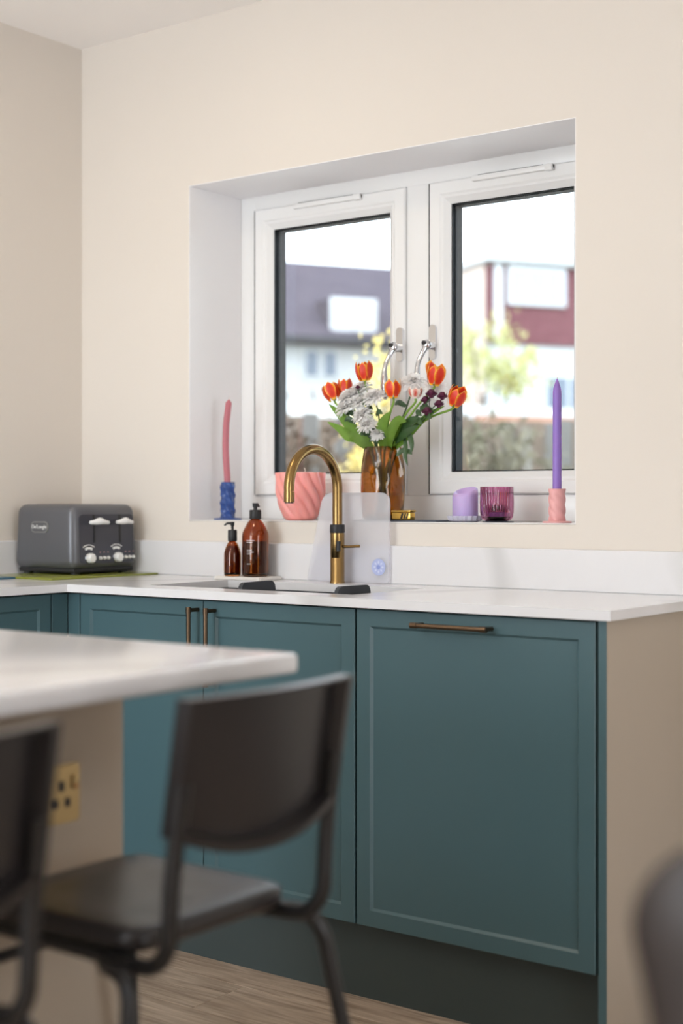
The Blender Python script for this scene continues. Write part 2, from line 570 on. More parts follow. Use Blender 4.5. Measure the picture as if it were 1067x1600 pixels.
# ================================================================== THE SETTING
fl = sempty('floor', (3.1, -3.0, FZ))
obj('floor_base', B().box(-0.1, 6.3, -6.1, 0.3, FZ - 0.12, FZ - 0.006), 'subfloor', fl)
pl_mesh = {}
row = 0
y = -0.40
while y > -5.9:
    x = -0.05 - random.random() * 0.9 if row != 0 else -0.55
    if row == 1: x = -0.05
    if row == 2: x = -0.78
    while x < 6.2:
        L = 1.22
        x1 = min(x + L, 6.2); x0 = max(x, -0.05)
        if x1 - x0 > 0.02:
            key = (round(x1 - x0, 3))
            if key not in pl_mesh:
                b = B().box(-(x1 - x0) / 2 + .0008, (x1 - x0) / 2 - .0008, -.0893, .0893, -.008, 0.0, 0.0008, 1)
                o = obj('plank', b, 'floor', fl, local=True, smooth=0); pl_mesh[key] = o.data
            else:
                o = bpy.data.objects.new('plank', pl_mesh[key]); COL.objects.link(o); o.parent = fl
            o.location = Vector(((x0 + x1) / 2, y - 0.09, FZ)) - fl.location
        x += L
    y -= 0.18; row += 1

# wall with the window opening, real thickness
b = B()
b.box(-0.35, XL, 0, 0.36, FZ - .1, CZ + .15)
b.box(XR, 6.35, 0, 0.36, FZ - .1, CZ + .15)
b.box(XL, XR, 0, 0.36, FZ - .1, ZS - .0035)
b.box(XL, XR, 0, 0.36, ZT, CZ + .15)
struct(obj('wall_back', b, 'wall', smooth=0))
struct(obj('wall_left', B().box(-0.35, 0, -6.2, 0, FZ - .1, CZ + .15), 'wall', smooth=0))
b = B()
b.box(6.2, 6.35, -6.2, -3.1, FZ - .1, CZ + .15); b.box(6.2, 6.35, -1.9, 0, FZ - .1, CZ + .15)
b.box(6.2, 6.35, -3.1, -1.9, 2.15, CZ + .15)
struct(obj('wall_right', b, 'wall', smooth=0))
b = B().box(-0.35, 0.15, -6.35, -6.2, FZ - .1, CZ + .15).box(1.75, 6.35, -6.35, -6.2, FZ - .1, CZ + .15).box(.15, 1.75, -6.35, -6.2, 2.32, CZ + .15)
struct(obj('wall_rear', b, 'wall', smooth=0))
b = B()
b.box(-0.35, 0.3, -6.2, 0, CZ, CZ + .15); b.box(2.3, 6.35, -6.2, 0, CZ, CZ + .15)
b.box(0.3, 2.3, -6.2, -5.05, CZ, CZ + .15); b.box(0.3, 2.3, -3.85, 0, CZ, CZ + .15)
struct(obj('ceiling', b, 'ceil', smooth=0))

# ------------------------------------------------------------------ window
YF = 0.232
win = sempty('window_1', ((XL + XR) / 2, YF, ZS))
struct(obj('trim_1', B().box(XL, XR, 0.0015, YF + .07, ZS - .003, ZS, .001, 1), 'upvc'))
bpy.data.objects['trim_1']['label'] = 'white window sill board'
# reveal lining, coloured whiter than the wall to brighten the dark reveals
b = B().box(XL, XL + .002, 0.0005, YF + .02, ZS, ZT).box(XR - .002, XR, 0.0005, YF + .02, ZS, ZT)
b.box(XL + .002, XR - .002, 0.0005, YF + .02, ZT - .002, ZT)
struct(obj('trim_2', b, 'reveal', smooth=0))['label'] = 'white lining of the window reveal, paled to brighten it'
FO = 0.064
# outer frame: four mitred-looking bars with stepped inner edge
b = B()
z0, z1 = ZS, ZT
b.box(XL + .0022, XL + FO, YF, YF + .07, z0, z1, .004)
b.box(XR - FO, XR, YF, YF + .07, z0, z1, .004)
b.box(XL + FO - .004, XR - FO + .004, YF, YF + .07, z1 - .048, z1, .004)
b.box(XL + FO - .004, XR - FO + .004, YF, YF + .07, z0, z0 + .074, .004)
b.box(1.0825, 1.1605, YF - .002, YF + .07, z0 + .07, z1 - .044, .003)      # mullion
obj('window_frame', b, 'upvc', win)


def sash(x0, x1, za, zb, hx, vent):
    S = bpy.data.objects.new('sash', None); COL.objects.link(S); S.parent = win
    S.location = Vector(((x0 + x1) / 2, YF, za)) - wloc(win)
    wd = 0.064; y0, y1 = YF - .012, YF + .05
    def ring(m0, m1, ya, yb, bb):
        bb.box(x0 + m0, x0 + m1, ya, yb, za + m0, zb - m0); bb.box(x1 - m1, x1 - m0, ya, yb, za + m0, zb - m0)
        bb.box(x0 + m1, x1 - m1, ya, yb, zb - m1, zb - m0); bb.box(x0 + m1, x1 - m1, ya, yb, za + m0, za + m1)
    # profile swept round the sash: flat outer, sloping bead inwards
    prof = [(0.000, y1), (0.000, y0 + .004), (0.004, y0), (0.034, y0), (0.040, y0 + .004), (0.046, y0 + .004), (0.062, y0 + .018), (0.064, y1)]
    bb = B(); rings = []
    for (m, yy) in prof:
        rings.append([bb.bm.verts.new(p) for p in ((x0 + m, yy, za + m), (x1 - m, yy, za + m), (x1 - m, yy, zb - m), (x0 + m, yy, zb - m))])
    for a, c in zip(rings, rings[1:] + rings[:1]):
        for k in range(4):
            bb.bm.faces.new((a[k], a[(k + 1) % 4], c[(k + 1) % 4], c[k]))
    obj('sash_frame', bb, 'upvc', S, smooth=30)
    g = B().box(x0 - .0045, x0 + .0005, y0 + .006, y1, za, zb).box(x0, x1, y0 + .010, y1, zb - .0005, zb + .0016)  # dark strips standing in for shade in the sash gap
    obj('gap_shade', g, 'gasket', S, smooth=0)
    g = B(); ring(0.0605, .0645, y0 + .022, y1, g)
    obj('gasket', g, 'gasket', S, smooth=0)
    g = B(); ring(0.062, .0660, y0 + .036, y1 + .010, g)
    obj('spacer_bar', g, 'gasket', S, smooth=0)
    obj('pane', B().box(x0 + .062, x1 - .062, y0 + .030, y0 + .034, za + .062, zb - .062), 'pane', S, smooth=0)
    # trickle vent along the head
    va, vb = vent
    g = B().box(va, vb, y0 - .012, y0 + .002, zb - .016, zb - .001, .003).box(vb - .022, vb, y0 - .017, y0, zb - .019, zb - .001, .003)
    V = obj('trickle_vent', g, 'upvc', S)
    obj('vent_slot', B().box(va + .02, vb - .03, y0 - .010, y0 - .004, zb - .0015, zb - .0002), 'gasket', V, smooth=0)
    # espagnolette handle
    H = bpy.data.objects.new('handle', None); COL.objects.link(H); H.parent = S
    H.location = Vector((hx, y0, 1.545)) - wloc(S)
    g = B().prism(rrect(hx - .011, hx + .011, 1.515, 1.612, .010), y0 - .008, y0 + .002, 'y')
    obj('backplate', g, 'chrome', H)
    g = B().tube([(hx, y0, 1.553), (hx, y0 - .030, 1.553)], .0115, 16)
    g.sphere((hx, y0 - .036, 1.553), .015, 1, .8, 1)
    pth = smooth_path([(hx, y0 - .036, 1.552), (hx - .006, y0 - .046, 1.530), (hx - .013, y0 - .058, 1.500), (hx - .014, y0 - .062, 1.460), (hx - .012, y0 - .060, 1.412)], 6)
    n = len(pth)
    g.tube(pth, [.010 - .0035 * abs(math.sin(PI * min(1, i / n * 1.25))) + (.001 if i > n * .6 else 0) for i in range(n)], 14)
    g.sphere(pth[-1], .0078)
    obj('lever', g, 'chrome', H)
    obj('lock_button', B().tube([(hx, y0 - .046, 1.558), (hx, y0 - .053, 1.558)], .006, 14), 'black', H)
    return S


sash(XL + FO + .003, 1.082, 1.139, 2.0095, 1.069, (0.684, 0.935))
sash(1.164, XR - FO - .003, 1.139, 2.0095, 1.180, (1.310, 1.560))

# upstands
b = B().box(0.020, 2.098, -0.020, 0.0, ZW, 1.0019, .002, 1)
tag(obj('worktop_upstand', b, 'marble'), 'white veined stone upstand along the wall under the window', 'upstand')
b = B().box(0.0, 0.020, -2.4, 0.0, ZW, 1.0019, .002, 1)
tag(obj('worktop_upstand', b, 'marble'), 'white stone upstand on the left-hand wall behind the toaster', 'upstand')

# ================================================================== WORKTOP WITH SINK CUT-OUT
sx0, sx1, sy0, sy1 = 0.727, 1.385, -0.440, -0.132
wt = B()
yb_, yf_ = -0.0, -0.5447
xe = 2.098; xi = 0.527
# build the top as a solid from an outline with hole: split into rectangles sharing a bevelled outer rim
def slab(poly_rects, za, zb, bb):
    for (a0, a1, c0, c1) in poly_rects: bb.box(a0, a1, c0, c1, za, zb)
slab([(sx1, xe, yf_, 0), (xi, sx0, yf_, 0), (sx0, sx1, sy1, 0), (sx0, sx1, yf_, sy0), (0, xi, -2.4, 0)], ZW - .0205, ZW, wt)
bmesh.ops.remove_doubles(wt.bm, verts=wt.bm.verts, dist=1e-5)
WT = obj('worktop', wt, 'marble', smooth=0)
tag(WT, 'L-shaped white quartz worktop with sink cut-out above teal cabinets', 'worktop')

# sink
S = thing('undermount_sink', ((sx0 + sx1) / 2, (sy0 + sy1) / 2, ZW - .0205), 'black undermount sink set in the white worktop', 'sink')
b = B(); t = .012; zb = ZW - .22; zt = ZW - .0212
b.box(sx0 - t, sx0 + .002, sy0 - t, sy1 + t, zb, zt); b.box(sx1 - .002, sx1 + t, sy0 - t, sy1 + t, zb, zt)
b.box(sx0, sx1, sy0 - t, sy0 + .002, zb, zt); b.box(sx0, sx1, sy1 - .002, sy1 + t, zb, zt)
b.box(sx0 - t, sx1 + t, sy0 - t, sy1 + t, zb - t, zb)
obj('bowl', b, 'sink', S, smooth=0)
b = B().lathe([(0, .004), (.030, .004), (.042, .003), (.045, 0.0), (0, 0)], (1.06, -.286, zb), 24, cap=False)
obj('drain', b, 'chrome', S)

# two charcoal ended basket in the sink
K = thing('sink_basket', (1.16, -.33, zb), 'charcoal plastic basket with two raised end handles in the sink', 'basket')
b = B(); x0, x1, ya, yb = .990, 1.345, -.425, -.200; za, zc = .80, .872
b.box(x0, x1, ya, ya + .004, za, zc); b.box(x0, x1, yb - .004, yb, za, zc)
b.box(x0, x0 + .004, ya, yb, za, zc); b.box(x1 - .004, x1, ya, yb, za, zc)
for k in range(12):
    xx = x0 + (x1 - x0) * (k + .5) / 12
    b.box(xx - .008, xx + .008, ya, yb, za - .003, za)
obj('tray', b, 'rubber', K, smooth=0)
for (cx) in (1.016, 1.318):
    pts = [(-.425, .868), (-.418, .892)] + arc(-.398, .898, .017, 160, 90, 5) + arc(-.300, .898, .017, 90, 20, 5) + [(-.276, .868)]
    b = B().prism(pts, cx - .006, cx + .006, 'x')
    obj('handle', b, 'rubber', K)

# ================================================================== CABINETS
YD = -0.5197     # door faces
ZD0, ZD1 = .1595, .8745


def door(name, x0, x1, parent, fx='y', yface=YD, za=ZD0, zb=ZD1, stile=.037):
    """shaker door: frame, sloped inner bead, recessed field.  fx='y': faces -y spanning x ; fx='x': faces +x spanning y"""
    prof = [(0, .019), (0, .0015), (.0015, 0), (stile, 0), (stile + .0055, .0065)]
    bb = B(); rings = []
    def P(a, c, d):
        return (a, yface + d, c) if fx == 'y' else (yface - d, a, c)
    for (m, d) in prof:
        rings.append([bb.bm.verts.new(P(a, c, d)) for a, c in ((x0 + m, za + m), (x1 - m, za + m), (x1 - m, zb - m), (x0 + m, zb - m))])
    for a, c in zip(rings, rings[1:]):
        for k in range(4): bb.bm.faces.new((a[k], a[(k + 1) % 4], c[(k + 1) % 4], c[k]))
    bb.bm.faces.new(rings[-1]); bb.bm.faces.new(rings[0][::-1])
    return obj(name, bb, 'teal', parent, smooth=0)


def bar_handle(parent, p, axis, L):
    """knurled bar on two posts, p = centre of the bar"""
    H = bpy.data.objects.new('handle', None); COL.objects.link(H); H.parent = parent
    H.location = Vector(p) - wloc(parent)
    A = Vector((1, 0, 0)) if axis == 'x' else Vector((0, 0, 1))
    c = Vector(p)
    # knurled grip
    bb = B(); n = 24
    pts = []; rs = []
    N_ = int(L / .004)
    for i in range(N_ + 1):
        pts.append(c + A * (-L / 2 + .014 + (L - .028) * i / N_)); rs.append(.0058 if i % 2 else .0052)
    bb.tube(pts, rs, 14)
    obj('grip', bb, 'bronze', H)
    for s in (-1, 1):
        bb = B().tube([c + A * s * (L / 2 - .016), c + A * s * L / 2], .0066, 16)
        obj('end_cap', bb, 'bronze', H)
        q = c + A * s * (L / 2 - .008)
        bb = B().tube([q, Vector((q.x, YD - .0005, q.z))], .0050, 12)
        obj('post', bb, 'bronze', H)
    return H


def carcass(nm, x0, x1, label):
    T = thing(nm, ((x0 + x1) / 2, -.27, FZ + .02), label, 'cabinet')
    b = B()
    b.box(x0, x0 + .018, YD + .021, -.03, .16, .872); b.box(x1 - .018, x1, YD + .021, -.03, .16, .872)
    b.box(x0 + .018, x1 - .018, YD + .021, -.03, .16, .178); b.box(x0 + .018, x1 - .018, -.045, -.03, .178, .872)
    obj('carcass', b, 'carcass', T, smooth=0)
    for xx in (x0 + .05, x1 - .05):
        for yy in (-.42, -.10):
            obj('foot', B().lathe([(.022, 0), (.022, .012), (.014, .02), (.014, .175), (.022, .183)], (xx, yy, FZ), 12), 'black', T)
    return T


SC = carcass('sink_cabinet', .540, 1.450, 'teal double-door sink cabinet under the brass tap')
d1 = door('door', .5495, .9855, SC)
d2 = door('door', .9885, 1.4485, SC)
bar_handle(d1, (.970, -.555, .764), 'z', .192)
bar_handle(d2, (1.026, -.555, .764), 'z', .192)
DW = carcass('dishwasher_cabinet', 1.4515, 2.056, 'wide teal single-door appliance cabinet at the worktop end')
d3 = door('door', 1.4545, 2.0515, DW)
bar_handle(d3, (1.722, -.555, .8485), 'x', .192)

# filler posts at the inner corner
b = B().box(.5025, .5465, YD, YD + .018, .1595, .8745, .0015, 1)
b.box(.4845, .5025, -.575, YD, .1595, .8745, .0015, 1)
tag(obj('corner_post', b, 'teal', smooth=0), 'narrow teal corner post where the two cabinet runs meet', 'panel')

# left hand run
T = thing('base_cabinet', (.25, -.88, FZ + .02), 'teal cabinet of the left-hand run beneath the toaster worktop', 'cabinet')
b = B(); b.box(.03, .482, -1.178, -1.16, .16, .872); b.box(.03, .482, -.598, -.580, .16, .872); b.box(.03, .482, -1.16, -.598, .16, .178); b.box(.03, .045, -1.16, -.598, .178, .872)
obj('carcass', b, 'carcass', T, smooth=0)
dd = door('door', -1.176, -.579, T, 'x', .5025)
for xx in (.08, .40):
    for yy in (-1.1, -.65): obj('foot', B().lathe([(.022, 0), (.022, .012), (.014, .02), (.014, .175), (.022, .183)], (xx, yy, FZ), 12), 'black', T)
T = thing('base_cabinet', (.25, -1.48, FZ + .02), 'second teal cabinet of the left-hand run, hidden behind the island', 'cabinet')
b = B(); b.box(.03, .482, -2.378, -2.36, .16, .872); b.box(.03, .482, -1.198, -1.180, .16, .872); b.box(.03, .482, -2.36, -1.198, .16, .178); b.box(.03, .045, -2.36, -1.198, .178, .872)
obj('carcass', b, 'carcass', T, smooth=0)
door('door', -1.776, -1.179, T, 'x', .5025); door('door', -2.376, -1.779, T, 'x', .5025)
for xx in (.08, .40):
    for yy in (-2.3, -1.25): obj('foot', B().lathe([(.022, 0), (.022, .012), (.014, .02), (.014, .175), (.022, .183)], (xx, yy, FZ), 12), 'black', T)

# plinths
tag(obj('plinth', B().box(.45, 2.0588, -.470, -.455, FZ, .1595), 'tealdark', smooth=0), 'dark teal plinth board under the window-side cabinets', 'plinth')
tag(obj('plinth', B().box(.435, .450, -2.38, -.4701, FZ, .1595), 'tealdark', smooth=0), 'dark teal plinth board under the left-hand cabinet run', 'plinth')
# end panel: stone-grey face, teal front edge
EP = thing('end_panel', (2.068, -.26, FZ), 'tall stone-grey end panel closing the cabinet run at the right', 'panel')
obj('board', B().box(2.0592, 2.0770, YD + .002, -.0, FZ, ZW - .0210), 'greige', EP, smooth=0)
obj('front_edge', B().box(2.0592, 2.0770, YD, YD + .0015, FZ, ZW - .0210), 'teal', EP, smooth=0)

# ================================================================== TAP
TX, TY = 1.065, -.074
T = thing('kitchen_tap', (TX, TY, ZW), 'aged brass swan-neck tap with a black collar behind the sink', 'tap')
obj('body', B().lathe([(0, 0), (.0205, 0), (.0205, .004), (.0192, .006), (.0192, .066), (.0186, .067), (.0186, .068), (.0192, .069), (.0192, .134), (0, .134)], (TX, TY, ZW), 36, cap=False), 'brass', T)
obj('collar', B().lathe([(0, .134), (.0195, .134), (.0203, .137), (.0203, .154), (.0190, .157), (0, .157)], (TX, TY, ZW), 32, cap=False), 'black', T)
R = .103
pth = [(TX, TY, ZW + .157), (TX, TY, ZW + .20)]
zc_ = ZW + .252
pth.append((TX, TY, zc_))
for k in range(1, 25):
    a = math.radians(180 * k / 24 * 1.0)
    pth.append((TX, TY - R + R * math.cos(a), zc_ + R * math.sin(a)))
yb2 = TY - 2 * R
pth += [(TX, yb2 + .0005, zc_ - .008)]
sp = obj('spout', B().tube(pth, .0135, 20), 'brass', T)
obj('spout_tip', B().tube([(TX, yb2 + .0005, zc_ - .0085), (TX, yb2 + .0005, zc_ - .036)], .0139, 20), 'brass', T)
obj('aerator', B().tube([(TX, yb2 + .0005, zc_ - .0362), (TX, yb2 + .0005, zc_ - .0385)], .011, 16), 'black', T)
L = obj('lever', B().tube([(TX + .019, TY, ZW + .098), (TX + .034, TY, ZW + .098), (TX + .072, TY + .002, ZW + .100)], [.0045, .0036, .0040], 12), 'brass', T)
obj('lever_boss', B().tube([(TX + .012, TY - .012, ZW + .086), (TX + .0135, TY - .0125, ZW + .112)], .0062, 10), 'black', T)

# ================================================================== SOAP BOTTLES
def bottle(nm, x, y, zbase, s, h1, hn, hc, ht, r, rn, label, liquid, fill, nozzle):
    T = thing(nm, (x, y, zbase), label, 'bottle')
    sh = []
    for k in range(9):
        a = k / 8
        rr = rn + (r - rn) * (.62 * math.sqrt(max(0.0, 1 - a ** 1.9)) + .38 * (math.cos(a * PI) * .5 + .5))
        sh.append((rr, h1 + (hn - h1) * a))
    outer = [(0, 0), (r * .88, 0), (r * .97, .003), (r, .008)] + sh + [(rn, hn + .004)]
    inner = [(rn - .003, hn + .004)] + [(max(rr - .0028, .004), z) for rr, z in sh[::-1]] + [(r - .003, .010), (r - .008, .005), (0, .005)]
    obj('glass', B().lathe(outer + inner, (x, y, zbase), 40, cap=False), 'amber', T)
    li = [(0, .0056), (r - .009, .0056), (r - .0036, .011)] + [(rr - .0036, z) for rr, z in sh if z < fill]
    li.append((li[-1][0], fill)); li.append((0, fill))
    obj('soap', B().lathe(li, (x, y, zbase), 32, cap=False), liquid, T)
    P = obj('pump', B().lathe([(0, hn), (rn + .0035, hn), (rn + .0045, hn + .002), (rn + .0045, hc - .003), (rn + .003, hc), (rn * .45, hc), (rn * .45, ht - .012), (rn * .62, ht - .010), (rn * .70, ht), (0, ht)], (x, y, zbase), 24, cap=False), 'black', T)
    dx, dy = nozzle
    pt = smooth_path([(x, y, zbase + ht - .005), (x + dx * .6, y + dy * .6, zbase + ht - .004), (x + dx, y + dy, zbase + ht - .010)], 6)
    obj('nozzle', B().tube(pt, [.0042 - .0018 * i / len(pt) for i in range(len(pt))], 10), 'black', P)
    return T


TZ = ZW + .009
BX1, BX2 = .7135, .779
b = B().box(.672, .838, -.128, -.030, ZW, TZ, .003)
tag(obj('stone_tray', b, 'stonecoaster'), 'small pale stone tray under the two amber soap bottles', 'tray')
bt1 = bottle('soap_bottle', BX1, -.097, TZ, 1, .060, .098, .130, .152, .0240, .0085, 'small amber glass pump bottle, the shorter of the two', 'liquid2', .085, (-.018, -.014))
bt2 = bottle('soap_bottle', BX2, -.075, TZ, 1, .112, .160, .186, .205, .0375, .0120, 'large amber glass pump bottle with faint white print, the taller one', 'liquid', .098, (-.012, .030))
# faint print on the large bottle: short white lines curved on the glass
camdir = math.atan2(-3.1689 + .075, 3.3924 - BX2)
for i, (zz, w0, w1, hh) in enumerate([(.101, -.72, -.05, .0006), (.096, -.70, -.2, .0006), (.074, -.68, -.25, .0005), (.069, -.68, -.12, .0005), (.064, -.68, -.3, .0005), (.036, -.68, -.35, .0005)]):
    g = []
    for k in range(9):
        a = camdir + w0 + (w1 - w0) * k / 8
        g.append([(BX2 + .0378 * math.cos(a), -.075 + .0378 * math.sin(a), TZ + zz - hh), (BX2 + .0378 * math.cos(a), -.075 + .0378 * math.sin(a), TZ + zz + hh)])
    obj('printed_line', B().grid(g), 'stonecoaster', bt2)

# ================================================================== FROSTED BOARD
bx = thing('frosted_board', (1.02, -.030, ZW), 'frosted translucent plastic board leaning upright behind the brass tap', 'board')
def rpoly(pts, rr, n=5):
    out = []
    m = len(pts)
    for i in range(m):
        p0, p1, p2 = Vector(pts[i - 1]), Vector(pts[i]), Vector(pts[(i + 1) % m])
        a = (p0 - p1).normalized(); c = (p2 - p1).normalized(); r_ = rr[i] if isinstance(rr, list) else rr
        s, e = p1 + a * r_, p1 + c * r_
        for k in range(n + 1):
            t = k / n
            out.append(tuple(s * (1 - t) ** 2 + p1 * 2 * t * (1 - t) + e * t * t))
    return out
obj('panel', B().prism(rpoly([(.930, ZW + .001), (1.205, ZW + .001), (1.205, ZW + .242), (.985, ZW + .242)], [.012, .012, .030, .034]), -.034, -.027, 'y'), 'frost', bx)
ex, ez = 1.172, ZW + .044
E_ = obj('emblem', B().prism(arc(ex, ez, .0225, 0, 360, 30)[:-1], -.0348, -.0342, 'y'), 'paleblue', bx)
obj('emblem_dot', B().prism(arc(ex, ez, .006, 0, 360, 16)[:-1], -.0356, -.0349, 'y'), 'midblue', E_)
for k in range(8):
    a = k * PI / 4
    obj('emblem_petal', B().prism([(ex + math.cos(a + q) * rr, ez + math.sin(a + q) * rr) for q, rr in ((0, .0085), (.22, .013), (0, .0175), (-.22, .013))], -.0353, -.0349, 'y'), 'veryblue', E_)

# ================================================================== TOASTER AND BOARDS
tag(obj('glass_board', B().box(.06, .362, -.450, -.030, ZW, ZW + .006, .002), 'greenglass'), 'olive green board under the toaster', 'board')
tag(obj('blue_board', B().box(.03, .215, -.74, -.452, ZW, ZW + .006, .002), 'bluemat'), 'thin teal-blue board left of the toaster', 'board')
X0, X1, Y0, Y1, Z0, Z1 = .0225, .283, -.298, -.034, ZW + .020, 1.111
T = thing('toaster', ((X0 + X1) / 2, (Y0 + Y1) / 2, ZW + .006), 'graphite four-slice toaster with white levers on the corner worktop', 'toaster')
b = B().box(X0, X1, Y0, Y1, Z0, Z1, .026, 5)
for v in b.bm.verts:       # softly domed lid, flanks pulled in towards the top
    t = (v.co.z - Z0) / (Z1 - Z0)
    cx, cy = (X0 + X1) / 2, (Y0 + Y1) / 2
    k = 1 - .06 * t * t
    v.co.x = cx + (v.co.x - cx) * k; v.co.y = cy + (v.co.y - cy) * (1 - .03 * t * t)
obj('body', b, 'toaster', T, smooth=50)
b = B().box(X0 + .012, X1 - .010, Y0 + .012, Y1 - .012, ZW + .011, Z0 + .004, .004)
obj('base', b, 'black', T)
for xx in (X0 + .03, X1 - .03):
    for yy in (Y0 + .035, Y1 - .035): obj('foot', B().lathe([(.014, 0), (.014, .006)], (xx, yy, ZW + .006), 14), 'black', T)
# front fascia, follows the tapered face
FX = X1
b = B()
pts = rrect(Y0 + .026, Y1 - .020, Z0 + .018, Z1 - .030, .014)
b.prism(pts, FX - .014, FX + .0012, 'x')
for v in b.bm.verts:
    t = (v.co.z - Z0) / (Z1 - Z0); v.co.x -= .0078 * t * t
FA = obj('fascia', b, 'toasterfront', T)
for (ys, yl0, yl1) in ((-.214, -.252, -.176), (-.110, -.146, -.078)):
    b = B().box(FX - .010, FX + .0016, ys - .003, ys + .003, .998, 1.080)
    for v in b.bm.verts:
        t = (v.co.z - Z0) / (Z1 - Z0); v.co.x -= .0070 * t * t
    obj('lever_slot', b, 'black', T, smooth=0)
    xl = FX + .020
    prof = smooth_path([(xl, yl0, 1.058), (xl + .002, (yl0 + ys) / 2, 1.059), (xl + .003, ys, 1.062), (xl + .002, (yl1 + ys) / 2, 1.059), (xl, yl1, 1.057)], 6)
    n = len(prof)
    b = B().tube(prof, [.0055 + .0045 * math.exp(-((i / n - .45) / .22) ** 2) + (-.002 if i in (0, n - 1) else 0) for i in range(n)], 12)
    b.tube([(FX - .012, ys, 1.060), (xl, ys, 1.060)], .003, 8)
    obj('lever', b, 'white', T)
for (yd, yb0, zz) in ((-.234, -.193, .954), (-.123, -.090, .954)):
    D = obj('dial', B().lathe([(0, .016), (.011, .016), (.0135, .013), (.0145, 0)], (0, 0, 0), 28).move(Matrix.Translation((FX, yd, zz)) @ Matrix.Rotation(PI / 2, 4, 'Y')), 'white', T)
    obj('dial_ring', B().lathe([(.0155, 0), (.0165, .003), (.0175, 0)], (0, 0, 0), 28, cap=False).move(Matrix.Translation((FX, yd, zz)) @ Matrix.Rotation(PI / 2, 4, 'Y')), 'chrome', T)
    for k in range(3):
        obj('button', B().lathe([(0, .008), (.0038, .0075), (.0052, .005), (.0052, 0)], (0, 0, 0), 16).move(Matrix.Translation((FX, yb0 + k * .0158, zz - .001)) @ Matrix.Rotation(PI / 2, 4, 'Y')), 'white', T)
        obj('indicator', B().box(FX, FX + .0022, yb0 + k * .0158 - .001, yb0 + k * .0158 + .001, zz + .015, zz + .017), 'pinkglaze', T, smooth=0)
    for (r0, r1, a0, a1, nm) in ((.0375, .0395, 55, 125, 'browning_scale'), (.0255, .0325, 62, 118, 'browning_scale')):
        pp = arc(yd - .004, zz, r1, a0, a1, 10) + arc(yd - .004, zz, r0, a1, a0, 10)
        obj(nm, B().prism(pp, FX - .002, FX + .0019, 'x'), 'white', T, smooth=0)
# badge on the flank
bc = (.141, Y0 - .0002, 1.044)
BD = obj('badge', B().prism(rrect(.104, .178, 1.028, 1.060, .0155), Y0 - .002, Y0 + .010, 'y'), 'silverplate', T)
obj('badge_field', B().prism(rrect(.107, .175, 1.0305, 1.0575, .0130), Y0 - .0026, Y0 - .0019, 'y'), 'toaster', BD)
b = text_mesh("De'Longhi", .0155)
b.move(Matrix.Translation((.141, Y0 - .0030, 1.0445)) @ Matrix.Rotation(PI / 2, 4, 'X'))
obj('badge_lettering', b, 'white', BD, smooth=0)
# bread slots on the lid
for yy in (-.235, -.19, -.145, -.10):
    obj('bread_slot', B().box(X0 + .045, X1 - .055, yy - .010, yy + .010, Z1 - .004, Z1 + .0006), 'black', T, smooth=0)

# ================================================================== SILL OBJECTS
def twist(n, amp, turns, sharp=1.0):
    def f(th, t, r, z):
        return r + amp * (abs(math.cos(n * .5 * (th + turns * 2 * PI * t))) ** sharp - .5)
    return f


def col_profile(r, z0, z1, n):
    return [(r, z0 + (z1 - z0) * i / n) for i in range(n + 1)]


# blue twisted holder + bent pink taper
T = thing('candle_holder', (.545, .075, ZS), 'cobalt blue spiral candle holder on a flat base at the left sill end', 'candle holder')
obj('base_plate', B().lathe([(0, 0), (.041, 0), (.042, .002), (.041, .0045), (.024, .006), (0, .006)], (.545, .075, ZS), 36, cap=False), 'bluewax', T)
def bulge(th, t, r, z):
    return r + .0022 * math.cos(5 * (th + 3.2 * t)) + .0013 * math.cos(t * 2 * PI * 5.0 + th * 0)
prof = [(0, .006)] + col_profile(.0205, .006, .112, 40) + [(.0105, .112), (.0105, .098), (0, .098)]
obj('column', B().lathe(prof, (.545, .075, ZS), 40, rf=lambda th, t, r, z: bulge(th, t, r, z) if r > .015 else r, cap=False), 'bluewax', T)
T = thing('taper_candle', (.545, .075, ZS + .099), 'slim dusty pink taper candle, slightly bowed, in the blue holder', 'candle')
pth = smooth_path([(.545, .075, ZS + .0985), (.541, .075, ZS + .15), (.537, .075, ZS + .21), (.539, .075, ZS + .28), (.547, .075, ZS + .335), (.550, .075, ZS + .358)], 6)
n = len(pth)
obj('wax', B().tube(pth, [.0100 - .0006 * i / n if i < n - 4 else (.009, .0065, .0038, .0015)[i - n + 4] for i in range(n)], 16), 'pinkwax', T)
obj('wick', B().tube([pth[-1], (pth[-1].x + .0005, pth[-1].y, pth[-1].z + .008)], .0008, 6), 'wick', T)

# coral swirl candle
cx, cy = .817, .080
T = thing('swirl_candle', (cx, cy, ZS), 'chunky coral pink swirl-ribbed pot candle behind the tap spout', 'candle')
prof = [(0, 0), (.034, 0)]
for i in range(30):
    t = i / 29; z = .002 + .135 * t
    prof.append((.040 + .026 * min(1, (t / .55)) ** .55 + .0035 * t, z))
prof += [(.062, .1375), (.058, .132), (0, .131)]
def sw(th, t, r, z):
    if r < .036 or t > .93: return r
    k = .35 + .65 * max(0.0, min(1, (z / .05)))
    return r + (.0085 * k) * (abs(math.sin(6 * (th - 1.5 * (1 - z / .137) ** 1.3))) - .55)
obj('wax', B().lathe(prof, (cx, cy, ZS), 120, rf=sw, cap=False), 'coralwax', T)
for dx in (-.024, .024):
    obj('wick', B().tube([(cx + dx, cy - .01, ZS + .131), (cx + dx + .001, cy - .01, ZS + .144), (cx + dx - .003, cy - .01, ZS + .150)], .0011, 6), 'wick', T)

